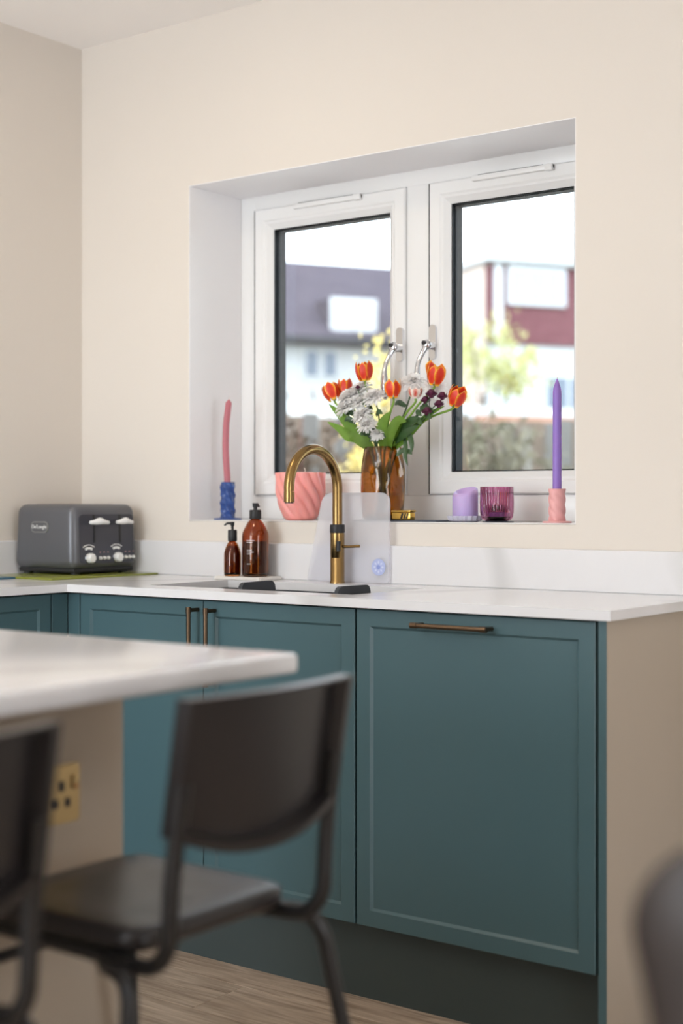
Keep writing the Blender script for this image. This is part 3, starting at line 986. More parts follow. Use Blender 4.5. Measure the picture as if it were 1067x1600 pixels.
# vase of amber glass
vx, vy = 1.104, .082
T = thing('flower_vase', (vx, vy, ZS + .004), 'hammered amber glass vase holding tulips and white flowers', 'vase')
outer = [(0, 0), (.046, 0), (.051, .004)]
for i in range(20):
    t = i / 19
    outer.append((.052 + .009 * math.sin(PI * (t * .78 + .12)) - .004 * max(0, t - .72) / .28, .006 + .192 * t))
inner = [(r - .0042, z) for r, z in outer[:2:-1]]
inner[0] = (outer[-1][0] - .004, .1985)
prof = outer + [(outer[-1][0] - .002, .200)] + inner + [(.044, .014), (0, .012)]
def facet(th, t, r, z):
    return r + (.0011 * math.sin(9 * th + 40 * z) * math.sin(60 * z + 4 * th) if .004 < z < .19 else 0)
obj('glass', B().lathe(prof, (vx, vy, ZS + .004), 64, rf=facet, cap=False), 'vase', T)
tag(obj('slate_tile', B().box(1.045, 1.318, .020, .140, ZS, ZS + .004, .001, 1), 'slate'), 'thin dark slate tile on the sill under the amber vase', 'tile')
GX = 1.2
T = thing('gold_tin', (1.198, .045, ZS + .004), 'small shiny gold tin beside the foot of the vase', 'tin')
obj('box', B().box(1.168, 1.228, .032, .058, ZS + .004, ZS + .025, .003), 'gold', T)
obj('lid', B().box(1.1665, 1.2295, .0305, .0595, ZS + .0252, ZS + .031, .0025), 'gold', T)
for a, c in ((1.196, 1.202), (1.206, 1.211), (1.214, 1.219)):
    obj('dark_mark', B().prism([(a, ZS + .008), (c, ZS + .008), (c + .005, ZS + .023), (a + .005, ZS + .023)], .0312, .0318, 'y'), 'black', T, smooth=0)

# lilac pillar on scalloped glass dish
px, py = 1.374, .075
T = thing('glass_dish', (px, py, ZS), 'scalloped clear glass dish under the lilac pillar candle', 'dish')
prof = [(0, 0), (.030, 0), (.042, .004), (.047, .016), (.0455, .0165), (.040, .008), (.030, .005), (0, .005)]
obj('glass', B().lathe(prof, (px, py, ZS), 72, rf=lambda th, t, r, z: r + (.0020 * math.cos(18 * th) if r > .035 else 0), cap=False), 'clearglass', T)
T = thing('pillar_candle', (px, py, ZS + .0055), 'stout lilac pillar candle with a slanting hollowed top', 'candle')
b = B().lathe([(0, 0), (.0325, 0), (.034, .003), (.034, .066), (.033, .074), (.029, .078), (.024, .075), (.018, .062), (.010, .056), (0, .055)], (px, py, ZS + .0055), 40, cap=False)
for v in b.bm.verts:
    zz = v.co.z - (ZS + .0055)
    if zz > .05:
        dx = (v.co.x - px) * .15 + (v.co.y - py) * .95
        v.co.z += dx * .34 * min(1, (zz - .05) / .02)
obj('wax', b, 'lilacwax', T, smooth=60)
obj('wick', B().tube([(px, py, ZS + .060), (px + .001, py, ZS + .070)], .0010, 6), 'char', T)

# ribbed tumbler
gx, gy = 1.474, .068
tag(obj('coaster', B().lathe([(0, 0), (.040, 0), (.041, .0015), (.040, .003), (0, .003)], (gx + .004, gy, ZS), 36, cap=False), 'slate'), 'thin dark round coaster under the mauve glass', 'coaster')
T = thing('ribbed_tumbler', (gx, gy, ZS + .003), 'ribbed mauve glass candle tumbler on a dark coaster', 'glass')
outer = [(0, 0), (.026, 0), (.034, .003), (.040, .011), (.0425, .024), (.0430, .050), (.0430, .089)]
inner = [(.0400, .089), (.0398, .050), (.0390, .024), (.036, .013), (.028, .008), (0, .007)]
def rib(th, t, r, z):
    return r + (.0010 * math.cos(40 * th) if t < .54 and r > .03 and z < .086 else 0)
obj('glass', B().lathe(outer + inner, (gx, gy, ZS + .003), 160, rf=rib, cap=False), 'purpleglass', T)
obj('wax', B().lathe([(0, .0075), (.026, .0085), (.030, .012), (.030, .022), (0, .024)], (gx, gy, ZS + .003), 24, cap=False), 'purplewax', T)
obj('burnt_wick', B().sphere((gx + .006, gy, ZS + .036), .010, 1.1, 1, .9).tube([(gx + .006, gy, ZS + .026), (gx + .006, gy, ZS + .036)], .002, 6), 'char', T)
obj('wax_stub', B().tube([(gx + .004, gy + .012, ZS + .026), (gx + .010, gy + .014, ZS + .078)], [.006, .005], 10), 'orangewax', T)

# pink twisted holder + violet taper
hx, hy = 1.648, .070
T = thing('candle_holder', (hx, hy, ZS), 'pale pink twisted candle holder at the right end of the sill', 'candle holder')
obj('base_plate', B().lathe([(0, 0), (.036, 0), (.037, .002), (.036, .004), (.022, .0055), (0, .0055)], (hx, hy, ZS), 36, cap=False), 'pinkglaze', T)
prof = [(0, .0055)] + col_profile(.0205, .0055, .086, 30) + [(.0118, .086), (.0118, .074), (0, .074)]
obj('column', B().lathe(prof, (hx, hy, ZS), 48, rf=lambda th, t, r, z: r + (.0030 * (abs(math.sin(2.0 * (th + 58 * z))) - .6) if r > .015 else 0), cap=False), 'pinkglaze', T)
T = thing('taper_candle', (hx, hy, ZS + .0745), 'tall straight violet taper candle in the pink holder', 'candle')
obj('wax', B().lathe([(0, 0), (.0112, 0), (.0108, .25), (.0100, .262), (.0060, .276), (.0018, .287), (0, .288)], (hx, hy, ZS + .0745), 24, cap=False), 'purplewax', T)
obj('wick', B().tube([(hx, hy, ZS + .361), (hx, hy, ZS + .368)], .0008, 6), 'wick', T)


# ================================================================== FLOWERS
def store_edge(me, vals):
    a = me.attributes.new('edge', 'FLOAT', 'POINT')
    a.data.foreach_set('value', vals)


def petal_mesh(rmax, H, wid, flare, m):
    bb = B(); P = []; E = []
    ns, nt = 9, 7
    for i in range(ns + 1):
        s = i / ns
        r = rmax * (.20 + .80 * math.sin(PI * min(1, .12 + s * .62)) ** .9) * (1 - .10 * s) + flare * s * s
        hw = wid * (math.sin(PI * min(1.0, .10 + .74 * s)) ** .7) * (1 if s < .75 else max(.06, 1 - ((s - .75) / .25) ** 1.6))
        rowp = []
        for j in range(nt + 1):
            t = -1 + 2 * j / nt
            th = t * hw
            rr = r * (1 - .05 * (1 - t * t)) + .0016 * abs(t)
            rowp.append((rr * math.cos(th), rr * math.sin(th), H * (s ** .92) - .002 * abs(t) * s))
            E.append(min(1, max(abs(t) ** 1.5 * (0.45 + .55 * s), (s - .76) * 3.6, .9 - s * 5)))
        P.append(rowp)
    bb.grid(P)
    me = bpy.data.meshes.new('petal'); bb.bm.verts.ensure_lookup_table()
    bb.bm.to_mesh(me); bb.bm.free()
    store_edge(me, E)
    me.polygons.foreach_set('use_smooth', [True] * len(me.polygons))
    me.materials.append(M[m])
    return me


PET = petal_mesh(.0250, .054, .66, .000, 'tulip')
PETI = petal_mesh(.0225, .053, .62, -.002, 'tulip')
PETO = petal_mesh(.0250, .056, .52, .022, 'tulip')
PALE = petal_mesh(.0230, .040, .70, .006, 'pale')


def frame_to(d):
    d = Vector(d).normalized()
    return d.to_track_quat('Z', 'Y').to_matrix().to_4x4()


def blade(pts, wid, fold=.25, m='leaf', up=Vector((0, -1, .2))):
    """long leaf: path with a width that swells and tapers, folded on its midrib"""
    path = smooth_path(pts, 5); n = len(path); P = []
    for i, p in enumerate(path):
        d = (path[min(n - 1, i + 1)] - path[max(0, i - 1)]).normalized()
        sd = d.cross(up).normalized(); nn = sd.cross(d).normalized()
        t = i / (n - 1)
        ww = wid * (math.sin(PI * min(1, .12 + .88 * t)) ** .75 * .96 + .02)
        rowp = []
        for k in range(5):
            u = -1 + k * .5
            rowp.append(p + sd * ww * u + nn * (abs(u) * ww * fold))
        P.append(rowp)
    return B().grid(P)


NECK = Vector((vx, vy, ZS + .2))


def tulip(pos, d, label, sc=1.0, open_k=(), via=None, pale=False, leaf=None):
    pos = Vector(pos); d = Vector(d).normalized()
    base = Vector((vx + (pos.x - vx) * -.10, vy + (pos.y - vy) * -.1, ZS + .022))
    T = thing('tulip', base, label, 'flower', 'cut flowers in the amber vase')
    bottom = pos - d * (.028 * sc)
    nk = Vector((vx + max(-.042, min(.042, (pos.x - vx) * .32)), vy + max(-.035, min(.035, (pos.y - vy) * .5)), ZS + .203))
    pts = [base, nk] + ([Vector(via)] if via else [nk.lerp(bottom, .55) + Vector((0, 0, .012))]) + [bottom - d * .012, bottom + d * .003]
    obj('stem', B().tube(smooth_path(pts, 7), .0031, 8), 'stem', T)
    Mh = Matrix.Translation(bottom - base) @ frame_to(d) @ Matrix.Scale(sc, 4)
    for k in range(6):
        inner = k % 2
        me = PALE if pale else (PETI if inner else PET)
        if k in open_k: me = PETO
        o = bpy.data.objects.new('petal', me); COL.objects.link(o); o.parent = T
        o.matrix_local = Mh @ Matrix.Rotation(k * PI / 3 + .35, 4, 'Z') @ (Matrix.Scale(.97, 4) if inner else Matrix())
    if leaf:
        for lp, lw in leaf:
            obj('leaf', blade(lp, lw), 'leaf', T)
    return T


tulip((1.049, .070, 1.481), (-.05, -.10, 1), 'highest red and yellow tulip, upright above the white blooms', 1.04)
tulip((.942, .060, 1.428), (-.42, -.10, 1), 'leftmost red-orange tulip leaning out over the sill', 1.0,
      leaf=[([(1.075, .075, 1.262), (1.03, .066, 1.300), (.985, .060, 1.352), (.938, .055, 1.392)], .0150)])
tulip((.968, .090, 1.442), (-.10, .15, 1), 'smaller red tulip tucked just right of the leftmost one', .88)
tulip((1.160, .050, 1.426), (.03, -.10, 1), 'red and yellow tulip on a straight stem in the bouquet centre', 1.0,
      leaf=[([(1.118, .066, 1.262), (1.128, .050, 1.300), (1.135, .043, 1.330), (1.158, .040, 1.362)], .021),
            ([(1.140, .064, 1.262), (1.155, .045, 1.295), (1.185, .038, 1.335), (1.215, .034, 1.332)], .017)])
tulip((1.292, .060, 1.458), (.30, -.10, 1), 'wide-open red tulip with one yellow petal flung out to the right', 1.10, (1,),
      leaf=[([(1.140, .080, 1.262), (1.170, .076, 1.310), (1.205, .074, 1.355)], .012)])
tulip((1.352, .070, 1.398), (.62, -.15, 1), 'rightmost red-orange tulip leaning low to the right', 1.06,
      leaf=[([(1.150, .076, 1.262), (1.200, .066, 1.295), (1.262, .060, 1.345), (1.322, .058, 1.372)], .0105)])
T = tulip((1.226, .060, 1.418), (.10, -.10, 1), 'pale cream bud flecked red right of the central tulip', .80, pale=True)
b = blade([(1.075, .068, 1.262), (1.045, .058, 1.290), (1.010, .052, 1.300), (.985, .050, 1.318), (.940, .046, 1.342)], .0150)
obj('leaf', b, 'leaf', bpy.data.objects['tulip'])
b = blade([(1.082, .064, 1.262), (1.060, .052, 1.285), (1.035, .047, 1.300), (1.015, .045, 1.292)], .0190)
obj('leaf', b, 'leaf', bpy.data.objects['tulip'])


def mum_head(r, seed):
    """layered thin petals"""
    rnd = random.Random(seed); bb = B()
    for ring, (cnt, tilt, L) in enumerate(((26, -14, 1.0), (26, 0, 1.0), (24, 14, .95), (22, 28, .88), (19, 42, .80), (16, 56, .70), (12, 70, .58), (7, 83, .48))):
        for k in range(cnt):
            a = 2 * PI * (k + rnd.random() * .5) / cnt + ring * .2
            tl = math.radians(tilt + rnd.uniform(-7, 7)); LL = r * L * rnd.uniform(.9, 1.06); wv = r * .105
            R_ = Matrix.Rotation(a, 3, 'Z') @ Matrix.Rotation(-tl, 3, 'Y')
            P = []
            for i in range(5):
                s = i / 4; ww = wv * (.45 + .85 * math.sin(PI * (.15 + .75 * s))) * (1 if s < 1 else .55)
                zz = r * .16 * math.sin(PI * s * .8) + r * .10
                P.append([R_ @ Vector((LL * s + r * .04, -ww, zz + r * .03)), R_ @ Vector((LL * s + r * .04, 0, zz)), R_ @ Vector((LL * s + r * .04, ww, zz + r * .03))])
            bb.grid(P)
    return bb


mums = [((1.033, .080, 1.422), .036, 'white chrysanthemum crowning the cluster below the highest tulip'),
        ((1.006, .060, 1.402), .036, 'white chrysanthemum near the left edge of the cluster'),
        ((1.091, .060, 1.399), .034, 'white chrysanthemum at the right side of the cluster'),
        ((1.005, .050, 1.374), .034, 'lowest-left white chrysanthemum of the cluster'),
        ((1.065, .045, 1.351), .032, 'white chrysanthemum in the middle of the cluster'),
        ((1.084, .040, 1.322), .031, 'white chrysanthemum low above the vase rim'),
        ((1.113, .050, 1.299), .024, 'smallest white chrysanthemum peeking just over the vase rim'),
        ((1.200, .090, 1.437), .034, 'white chrysanthemum behind the cream bud, right of centre'),
        ((1.262, .100, 1.421), .034, 'white chrysanthemum behind the dark plum buds at right'),
        ((1.048, .062, 1.388), .033, 'white chrysanthemum filling the heart of the left cluster')]
for i, (p, r, lab) in enumerate(mums):
    p = Vector(p)
    base = Vector((vx + (p.x - vx) * -.12, vy + .012 * ((i % 3) - 1), ZS + .024))
    T = thing('chrysanthemum', base, lab, 'flower', 'cut flowers in the amber vase')
    d = Vector(((p.x - vx) * 3, -.55, .8)).normalized()
    bb = mum_head(r, i).move(Matrix.Translation(p) @ frame_to(d))
    obj('bloom', bb, 'mum', T, smooth=60)
    nk = Vector((vx + (p.x - vx) * .30, vy + (p.y - vy) * .4, ZS + .203))
    obj('stem', B().tube(smooth_path([base, nk, nk.lerp(p, .6) + Vector((0, .01, .01)), p], 6), .0022, 7), 'darkleaf', T)
    for k in range(2):
        q = nk.lerp(p, .35 + .3 * k); s = 1 if (k + i) % 2 else -1
        obj('leaf', blade([q, q + Vector((s * .016, -.010, .010)), q + Vector((s * .030, -.012, .004))], .008), 'darkleaf', T)

plums = [((1.284, .050, 1.397), .0155, 'dark plum bud at the top of the right spray'),
         ((1.312, .060, 1.391), .0140, 'dark plum star-shaped flower touching the rightmost tulip'),
         ((1.259, .060, 1.383), .0135, 'dark plum bud nearest the cream bud'),
         ((1.308, .050, 1.370), .0135, 'dark plum bud above the long right stem'),
         ((1.273, .045, 1.351), .0145, 'lowest dark plum bud over the green stems'),
         ((1.042, .050, 1.430), .0070, 'tiny plum bud above the white chrysanthemums')]
for i, (p, r, lab) in enumerate(plums):
    p = Vector(p); base = Vector((vx + .012 - .004 * i, vy - .012 + .004 * i, ZS + .024))
    T = thing('plum_flower', base, lab, 'flower', 'cut flowers in the amber vase')
    bb = B()
    for k in range(9):
        a = k * 2 * PI / 9; tl = .15 + .42 * (k % 3)
        Rm = Matrix.Rotation(a, 3, 'Z') @ Matrix.Rotation(-tl, 3, 'Y')
        P = []
        for j in range(5):
            s = j / 4; ww = r * .62 * math.sin(PI * (.12 + .76 * s))
            P.append([p + Rm @ Vector((r * 1.25 * s, -ww, r * .5 * s * s)), p + Rm @ Vector((r * 1.25 * s, 0, r * .35 * s * s - .1 * r)), p + Rm @ Vector((r * 1.25 * s, ww, r * .5 * s * s))])
        bb.grid(P)
    bb.sphere(p + Vector((0, 0, r * .2)), r * .5, 1, 1, 1, 12, 8)
    obj('bloom', bb, 'purpleflower', T, smooth=60)
    nk = Vector((vx + max(-.03, min(.042, (p.x - vx) * .3)), vy - .01, ZS + .203))
    obj('stem', B().tube(smooth_path([base, nk, nk.lerp(p, .6), p], 6), .0016, 6), 'darkleaf', T)
    q = nk.lerp(p, .72)
    obj('leaf', blade([q, q + Vector((.012, -.012, .006)), q + Vector((.028, -.016, -.004))], .0085), 'darkleaf', T)
# drooping foliage over the right of the vase rim
T = thing('foliage_sprig', (vx + .02, vy, ZS + .03), 'dark green leafy sprig drooping over the right rim of the vase', 'leaves')
obj('stem', B().tube(smooth_path([(vx + .02, vy, ZS + .03), (vx + .040, vy - .012, ZS + .205), (1.196, .060, 1.300), (1.222, .044, 1.298)], 6), .0018, 7), 'darkleaf', T)
for pts, wd in (([(1.205, .052, 1.300), (1.222, .042, 1.292), (1.232, .036, 1.268), (1.230, .034, 1.245)], .0085),
                ([(1.190, .060, 1.296), (1.205, .046, 1.268), (1.208, .040, 1.240), (1.216, .038, 1.214)], .0075),
                ([(1.200, .052, 1.262), (1.190, .044, 1.252), (1.178, .040, 1.240)], .0080),
                ([(1.206, .046, 1.250), (1.220, .040, 1.252), (1.232, .036, 1.244)], .0070),
                ([(1.170, .064, 1.290), (1.215, .050, 1.330), (1.258, .044, 1.340)], .0140),
                ([(1.160, .062, 1.280), (1.205, .048, 1.302), (1.250, .042, 1.322)], .0120)):
    obj('leaf', blade(pts, wd), 'darkleaf', T)

# ================================================================== ISLAND
tag(obj('island_worktop', B().box(1.10, 2.100, -3.60, -1.541, ZW - .029, ZW, .007, 3), 'marble'), 'white quartz breakfast-bar top of the island in the foreground', 'worktop')
T = thing('kitchen_island', (1.45, -2.5, FZ), 'stone-grey kitchen island base below the breakfast bar', 'island')
obj('bar_panel', B().box(1.762, 1.780, -3.55, -1.576, FZ, ZW - .0294, .001, 1), 'greige', T, smooth=0)
obj('end_board', B().box(1.14, 1.7615, -1.594, -1.5762, FZ, ZW - .0294, .001, 1), 'greige', T, smooth=0)
obj('carcass', B().box(1.16, 1.7610, -3.54, -1.5945, .10, ZW - .0296), 'carcass', T, smooth=0)
obj('plinth', B().box(1.20, 1.7605, -3.53, -1.5950, FZ, .0995), 'tealdark', T, smooth=0)
# double socket
SK = thing('wall_socket', (1.781, -1.746, .686), 'polished brass double socket on the island panel', 'socket')
obj('plate', B().prism(rrect(-1.819, -1.673, .643, .729, .006), 1.7802, 1.7862, 'x'), 'palebrass', SK)
for yo in (-1.709, -1.783):
    obj('outlet_hole', B().prism(rrect(yo - .0055, yo + .0055, .690, .706, .003), 1.7863, 1.7867, 'x'), 'black', SK)
    for s in (-1, 1):
        obj('outlet_hole', B().prism(rrect(yo + s * .0115 - .0058, yo + s * .0115 + .0058, .666, .680, .003), 1.7863, 1.7867, 'x'), 'black', SK)
    Sx = obj('switch', B().box(1.7863, 1.7905, yo + .020, yo + .031, .692, .712, .0015), 'palebrass', SK)
    obj('red_mark', B().box(1.7906, 1.7909, yo + .023, yo + .028, .694, .697), 'orangewax', Sx, smooth=0)


# unseen opal globes added over the island to brighten ceiling and left wall
N = NT('fill_globe_glow'); N.set(Roughness=.4, Base_Color=rgb(250, 244, 232))
N.b.inputs['Emission Color'].default_value = (1.0, .84, .62, 1); N.b.inputs['Emission Strength'].default_value = 9.0
M['opal'] = N.m
for i, (lx, ly, lab) in enumerate(((1.45, -2.35, 'opal globe fill lamp added over the window end of the island'), (1.45, -3.20, 'opal globe fill lamp added over the far end of the island'))):
    T = thing('fill_pendant', (lx, ly, CZ), lab, 'lamp', 'added fill lamps over the island')
    obj('ceiling_rose', B().lathe([(0, 0), (.05, 0), (.048, -.018), (.006, -.026), (0, -.026)], (lx, ly, CZ), 24, cap=False), 'bronze', T)
    obj('cord', B().tube([(lx, ly, CZ - .02), (lx, ly, 2.17)], .003, 8), 'black', T)
    obj('globe', B().sphere((lx, ly, 2.05), .11, 1, 1, 1, 32, 20), 'opal', T)
    obj('lamp_holder', B().lathe([(0, 2.185), (.018, 2.185), (.022, 2.16), (.04, 2.15), (0, 2.148)], (lx, ly, 0), 20, cap=False), 'bronze', T)

# unseen warm ceiling lights, added to brighten the upper left walls
N = NT('warm_fill_glow'); N.set(Roughness=.5, Base_Color=rgb(250, 244, 232))
N.b.inputs['Emission Color'].default_value = (1.0, .86, .66, 1); N.b.inputs['Emission Strength'].default_value = 19.0
M['diffuser'] = N.m
for i, (lx, ly, lab) in enumerate(((.95, -1.05, 'round fill light added on the ceiling nearest the window'), (.95, -2.30, 'round fill light added on the ceiling over the left-hand run'))):
    T = thing('ceiling_fill_light', (lx, ly, CZ), lab, 'lamp', 'added ceiling fill lights')
    obj('rim', B().lathe([(.150, 0), (.165, 0), (.165, -.022), (.150, -.022)], (lx, ly, CZ), 40, cap=False), 'white', T)
    obj('diffuser', B().lathe([(0, -.018), (.149, -.018)], (lx, ly, CZ), 40, cap=False), 'diffuser', T)

# ================================================================== BAR STOOLS
def stool():
    """faces -x ; local origin on the floor under the seat centre"""
    T = thing('bar_stool', (2.01, -1.792, FZ), '', 'stool', 'black bar stools at the island')
    zs = .605 - FZ               # seat height above the floor
    hw = .152
    # seat : rounded slab slightly dished, front edge at -x
    P = []
    pts = rpoly([(-.160, -hw * 1.0), (.158, -hw * .96), (.158, hw * .96), (-.160, hw * 1.0)], [.045, .035, .035, .045], 6)
    bb = B(); rings = []
    def dz(x, y): return -.010 * (1 - (y / hw) ** 2) * (1 - ((x - .02) / .16) ** 2) - .010 * max(0, (-x - .10) / .06) ** 2
    for (k, zo) in ((.0, 0), (.55, 0), (.90, 0), (.97, -.002), (1.0, -.007), (1.0, -.024), (.97, -.029), (.0, -.029)):
        if k == 0:
            rings.append([bb.bm.verts.new((0, 0, zs + zo + dz(0, 0)))])
        else:
            rings.append([bb.bm.verts.new((x * k, y * k, zs + zo + dz(x * k, y * k) * (1 if zo > -.02 else .3))) for x, y in pts])
    n = len(pts)
    for a, c in zip(rings[:-1], rings[1:]):
        for i in range(n):
            j = (i + 1) % n
            if len(a) == 1: bb.bm.faces.new((a[0], c[i], c[j]))
            elif len(c) == 1: bb.bm.faces.new((a[i], a[j], c[0]))
            else: bb.bm.faces.new((a[i], a[j], c[j], c[i]))
    obj('seat', bb, 'stool', T, local=True, smooth=50)
    # backrest : curved shell, straight top, bowed lower edge, raised rim, hollow back
    zt = .890 - FZ; xt = .246
    def back_x(y, z):
        return xt - .16 * (zt - z) + .020 * (1 - (y / .156) ** 2)
    def zlow(y): return zt - .163 - .036 * (1 - (abs(y) / .156) ** 2.2)
    def shell(off, inset, bb, flipx, ny=18, nz=8):
        P = []
        for i in range(nz + 1):
            rowp = []
            for j in range(ny + 1):
                yy = (-.156 + inset) + (.312 - 2 * inset) * j / ny
                z1_ = zt - inset * .3; z0_ = zlow(yy) + inset * 1.0
                zz = z0_ + (z1_ - z0_) * i / nz
                rowp.append((back_x(yy, zz) + off, yy, zz))
            P.append(rowp)
        return P
    bb = B()
    A = shell(-.013, 0, bb, 0); Cc = shell(.010, 0, bb, 0)
    # outer rim of the hollow side and the recessed field
    D = shell(.010, .013, bb, 0); E_ = shell(-.009, .019, bb, 0)
    def vrow(P): return [[bb.bm.verts.new(p) for p in r] for r in P]
    VA, VC, VD, VE = vrow(A), vrow(Cc), vrow(D), vrow(E_)
    def quads(V):
        for i in range(len(V) - 1):
            for j in range(len(V[0]) - 1): bb.bm.faces.new((V[i][j], V[i + 1][j], V[i + 1][j + 1], V[i][j + 1]))
    def border(V):
        return V[0] + [r[-1] for r in V[1:]] + V[-1][-2::-1] + [r[0] for r in V[-2:0:-1]]
    quads(VA); quads(VE)
    def bridge(U, W):
        m = len(U)
        for k in range(m): bb.bm.faces.new((U[k], U[(k + 1) % m], W[(k + 1) % m], W[k]))
    bridge(border(VA), border(VC)); bridge(border(VC), border(VD)); bridge(border(VD), border(VE))
    for V in (VC, VD):      # interior helper points are not needed
        for i in range(1, len(V) - 1):
            for j in range(1, len(V[0]) - 1): bb.bm.verts.remove(V[i][j])
    obj('backrest', bb, 'stool', T, local=True, smooth=40)
    r = .0108
    for s in (-1, 1):
        yu = s * .146
        top = zt - .10
        # upright, bend, seat rail
        p = [(back_x(yu, top) + .001, yu, top), (back_x(yu, zt - .165) + .001, yu, zt - .165), (.216, yu * 1.01, zs + .060), (.215, yu * 1.01, zs + .034)]
        for k in range(1, 7):
            a = math.radians(90 * k / 6)
            p.append((.215 - .050 * (1 - math.cos(a)), yu * (1.01 - .02 * k / 6), zs + .014 - .054 * math.sin(a)))
        p += [(.08, yu * .93, zs - .041), (-.10, yu * .90, zs - .041)]
        # front leg continues from the rail
        for k in range(1, 6):
            a = math.radians(90 * k / 5)
            p.append((-.10 - .040 * math.sin(a), yu * (.90 + .03 * k / 5), zs - .041 - .040 * (1 - math.cos(a))))
        p += [(-.175, yu * 1.25, .30), (-.195, yu * 1.45, .012)]
        obj('side_tube', B().tube(p, r, 14), 'stooltube', T, local=True)
        obj('leg_cap', B().lathe([(.0125, 0), (.0130, .014)], (-.1955, yu * 1.455, 0), 14), 'black', T, local=True)
        # rear leg
        q = [(.00, s * .085, zs - .043), (.06, s * .110, zs - .044), (.120, s * .158, zs - .044)]
        for k in range(1, 7):
            a = math.radians(84 * k / 6)
            q.append((.140 + .046 * math.sin(a), s * (.164 + .022 * k / 6), zs - .044 + .004 * math.sin(2 * a) - .044 * (1 - math.cos(a))))
        q += [(.200, s * .210, .42), (.208, s * .226, .30), (.224, s * .237, .012)]
        obj('leg', B().tube(q, r, 14), 'stooltube', T, local=True)
        obj('leg_cap', B().lathe([(.0125, 0), (.0130, .014)], (.2245, s * .2375, 0), 14), 'black', T, local=True)
    obj('front_rail', B().tube([(-.150, -.150, zs - .100), (-.150, .150, zs - .100)], .0085, 12), 'stooltube', T, local=True)
    obj('foot_rail', B().tube([(-.178, -.190, .26), (-.178, .190, .26)], .0085, 12), 'stooltube', T, local=True)
    return T


s1 = stool()
s2 = copy_tree(s1)
s2.location = (2.01, -2.300, FZ)
s1['label'] = 'black bar stool in view with its whole curved backrest, at the island corner'
s2['label'] = 'black bar stool cut off by the left edge of the photo, nearest the socket'

# ================================================================== FOREGROUND DINING CHAIR (right)
ang = math.radians(36.78 - 14)
T = thing('dining_chair', (3.108, -1.972, FZ), 'blurred dark brown leather dining chair in the near right foreground', 'chair', rz=ang)
# local: back faces camera at -y, seat to +y
zt = .918
bb = B(); rings = []
def cross(t):
    """outline half-width and lean of the padded back at height t"""
    z = .42 + (zt - .42) * t
    wv = .25 - .22 * max(0, .84 - z) if z > .56 else .188
    if z > .84: wv = .25 - .085 + .085 * math.sqrt(max(0.0, 1 - ((z - .84) / .0785) ** 2))
    return wv
for i in range(37):
    t = i / 36
    z = .42 + (zt - .42) * t
    wv = cross(t); th_ = .034 * (1 if t < .85 else max(.12, math.sqrt(max(0, 1 - ((t - .85) / .15) ** 2))))
    ring = []
    for k in range(28):
        a = 2 * PI * k / 28
        ca, sa = math.cos(a), math.sin(a)
        ex_ = abs(ca) ** .7 * (1 if ca >= 0 else -1); ey_ = abs(sa) ** .8 * (1 if sa >= 0 else -1)
        xx = wv * ex_
        ring.append(bb.bm.verts.new((xx, -.20 - .045 * t + th_ * ey_ + .05 * (xx / .24) ** 2, z)))
    rings.append(ring)
for a, c in zip(rings[:-1], rings[1:]):
    for k in range(28): bb.bm.faces.new((a[k], a[(k + 1) % 28], c[(k + 1) % 28], c[k]))
bb.bm.faces.new(rings[0][::-1]); bb.bm.faces.new(rings[-1])
obj('backrest', bb, 'leather', T, local=True, smooth=70)
obj('seat', B().box(-.225, .225, -.21, .23, .42, .50, .03, 4), 'leather', T, local=True, smooth=60)
for sx in (-1, 1):
    for sy in (-1, 1):
        obj('leg', B().tube([(sx * .185, sy * .18, .425), (sx * .215, sy * .215, 0.0)], [.016, .010], 12), 'blackmetal', T, local=True)

# ================================================================== OUTDOORS
O0 = Vector((3.3924, -3.1689, 0)); RZ = math.radians(58.8)
e1 = Vector((math.cos(RZ), math.sin(RZ), 0)); e2 = Vector((-math.sin(RZ), math.cos(RZ), 0))
GZ = -0.35


def out(s, d, z=GZ):
    v = O0 + e1 * s + e2 * d; return (v.x, v.y, z)


struct(obj('bounce_paving', B().box(-6, 8, .365, 5.0, GZ, GZ + .03), 'bounce_paving', smooth=0))  # unseen pale paving, added to bounce daylight up through the window
gb = B().box(-45, 45, .40, 70, GZ - .2, GZ)
struct(obj('ground', gb, 'grass', smooth=0))


def othing(nm, s, d, label, cat, group=None):
    return thing(nm, out(s, d), label, cat, group, rz=RZ)


def G(z): return z - GZ


# pale house with the slate roof (local x along the street, y away from us)
H = othing('terraced_house', 15, 37, 'white rendered house with grey slate roof seen through the left pane', 'house')
obj('wall', B().box(-9, 4.2, 0, 7, 0, G(5.50)), 'render', H, local=True, smooth=0)
b = B(); bb = b
b.prism([(-.5, G(5.55)), (3.5, G(8.30)), (7.5, G(5.55)), (7.5, G(5.40)), (-.5, G(5.40))], -9.4, 4.3, 'x')
obj('roof', b, 'slateroof', H, local=True, smooth=0)
obj('gutter', B().box(-9.4, 4.3, -.62, -.48, G(5.44), G(5.60)), 'gutter', H, local=True, smooth=0)
obj('dormer_cheeks', B().box(-.35, 1.00, .03, 2.0, G(5.66), G(6.76)), 'slateroof', H, local=True, smooth=0)
Wd = obj('dormer', B().box(-.37, 1.02, -.05, .025, G(5.70), G(6.76)), 'outwhite', H, local=True, smooth=0)
for k in range(2):
    obj('dormer_pane', B().box(-.28 + k * .63, .28 + k * .63, -.09, -.055, G(5.80), G(6.66)), 'outwhite', Wd, local=True, smooth=0)
for x in (-6.6, -4.2, -1.12, -.58, 2.0):
    f = obj('window', B().box(x - .05, x + .42, -.05, -.005, G(4.50), G(5.30)), 'outwhite', H, local=True, smooth=0)
    obj('pane', B().box(x + .02, x + .35, -.08, -.051, G(4.58), G(5.24)), 'outpane', f, local=True, smooth=0)
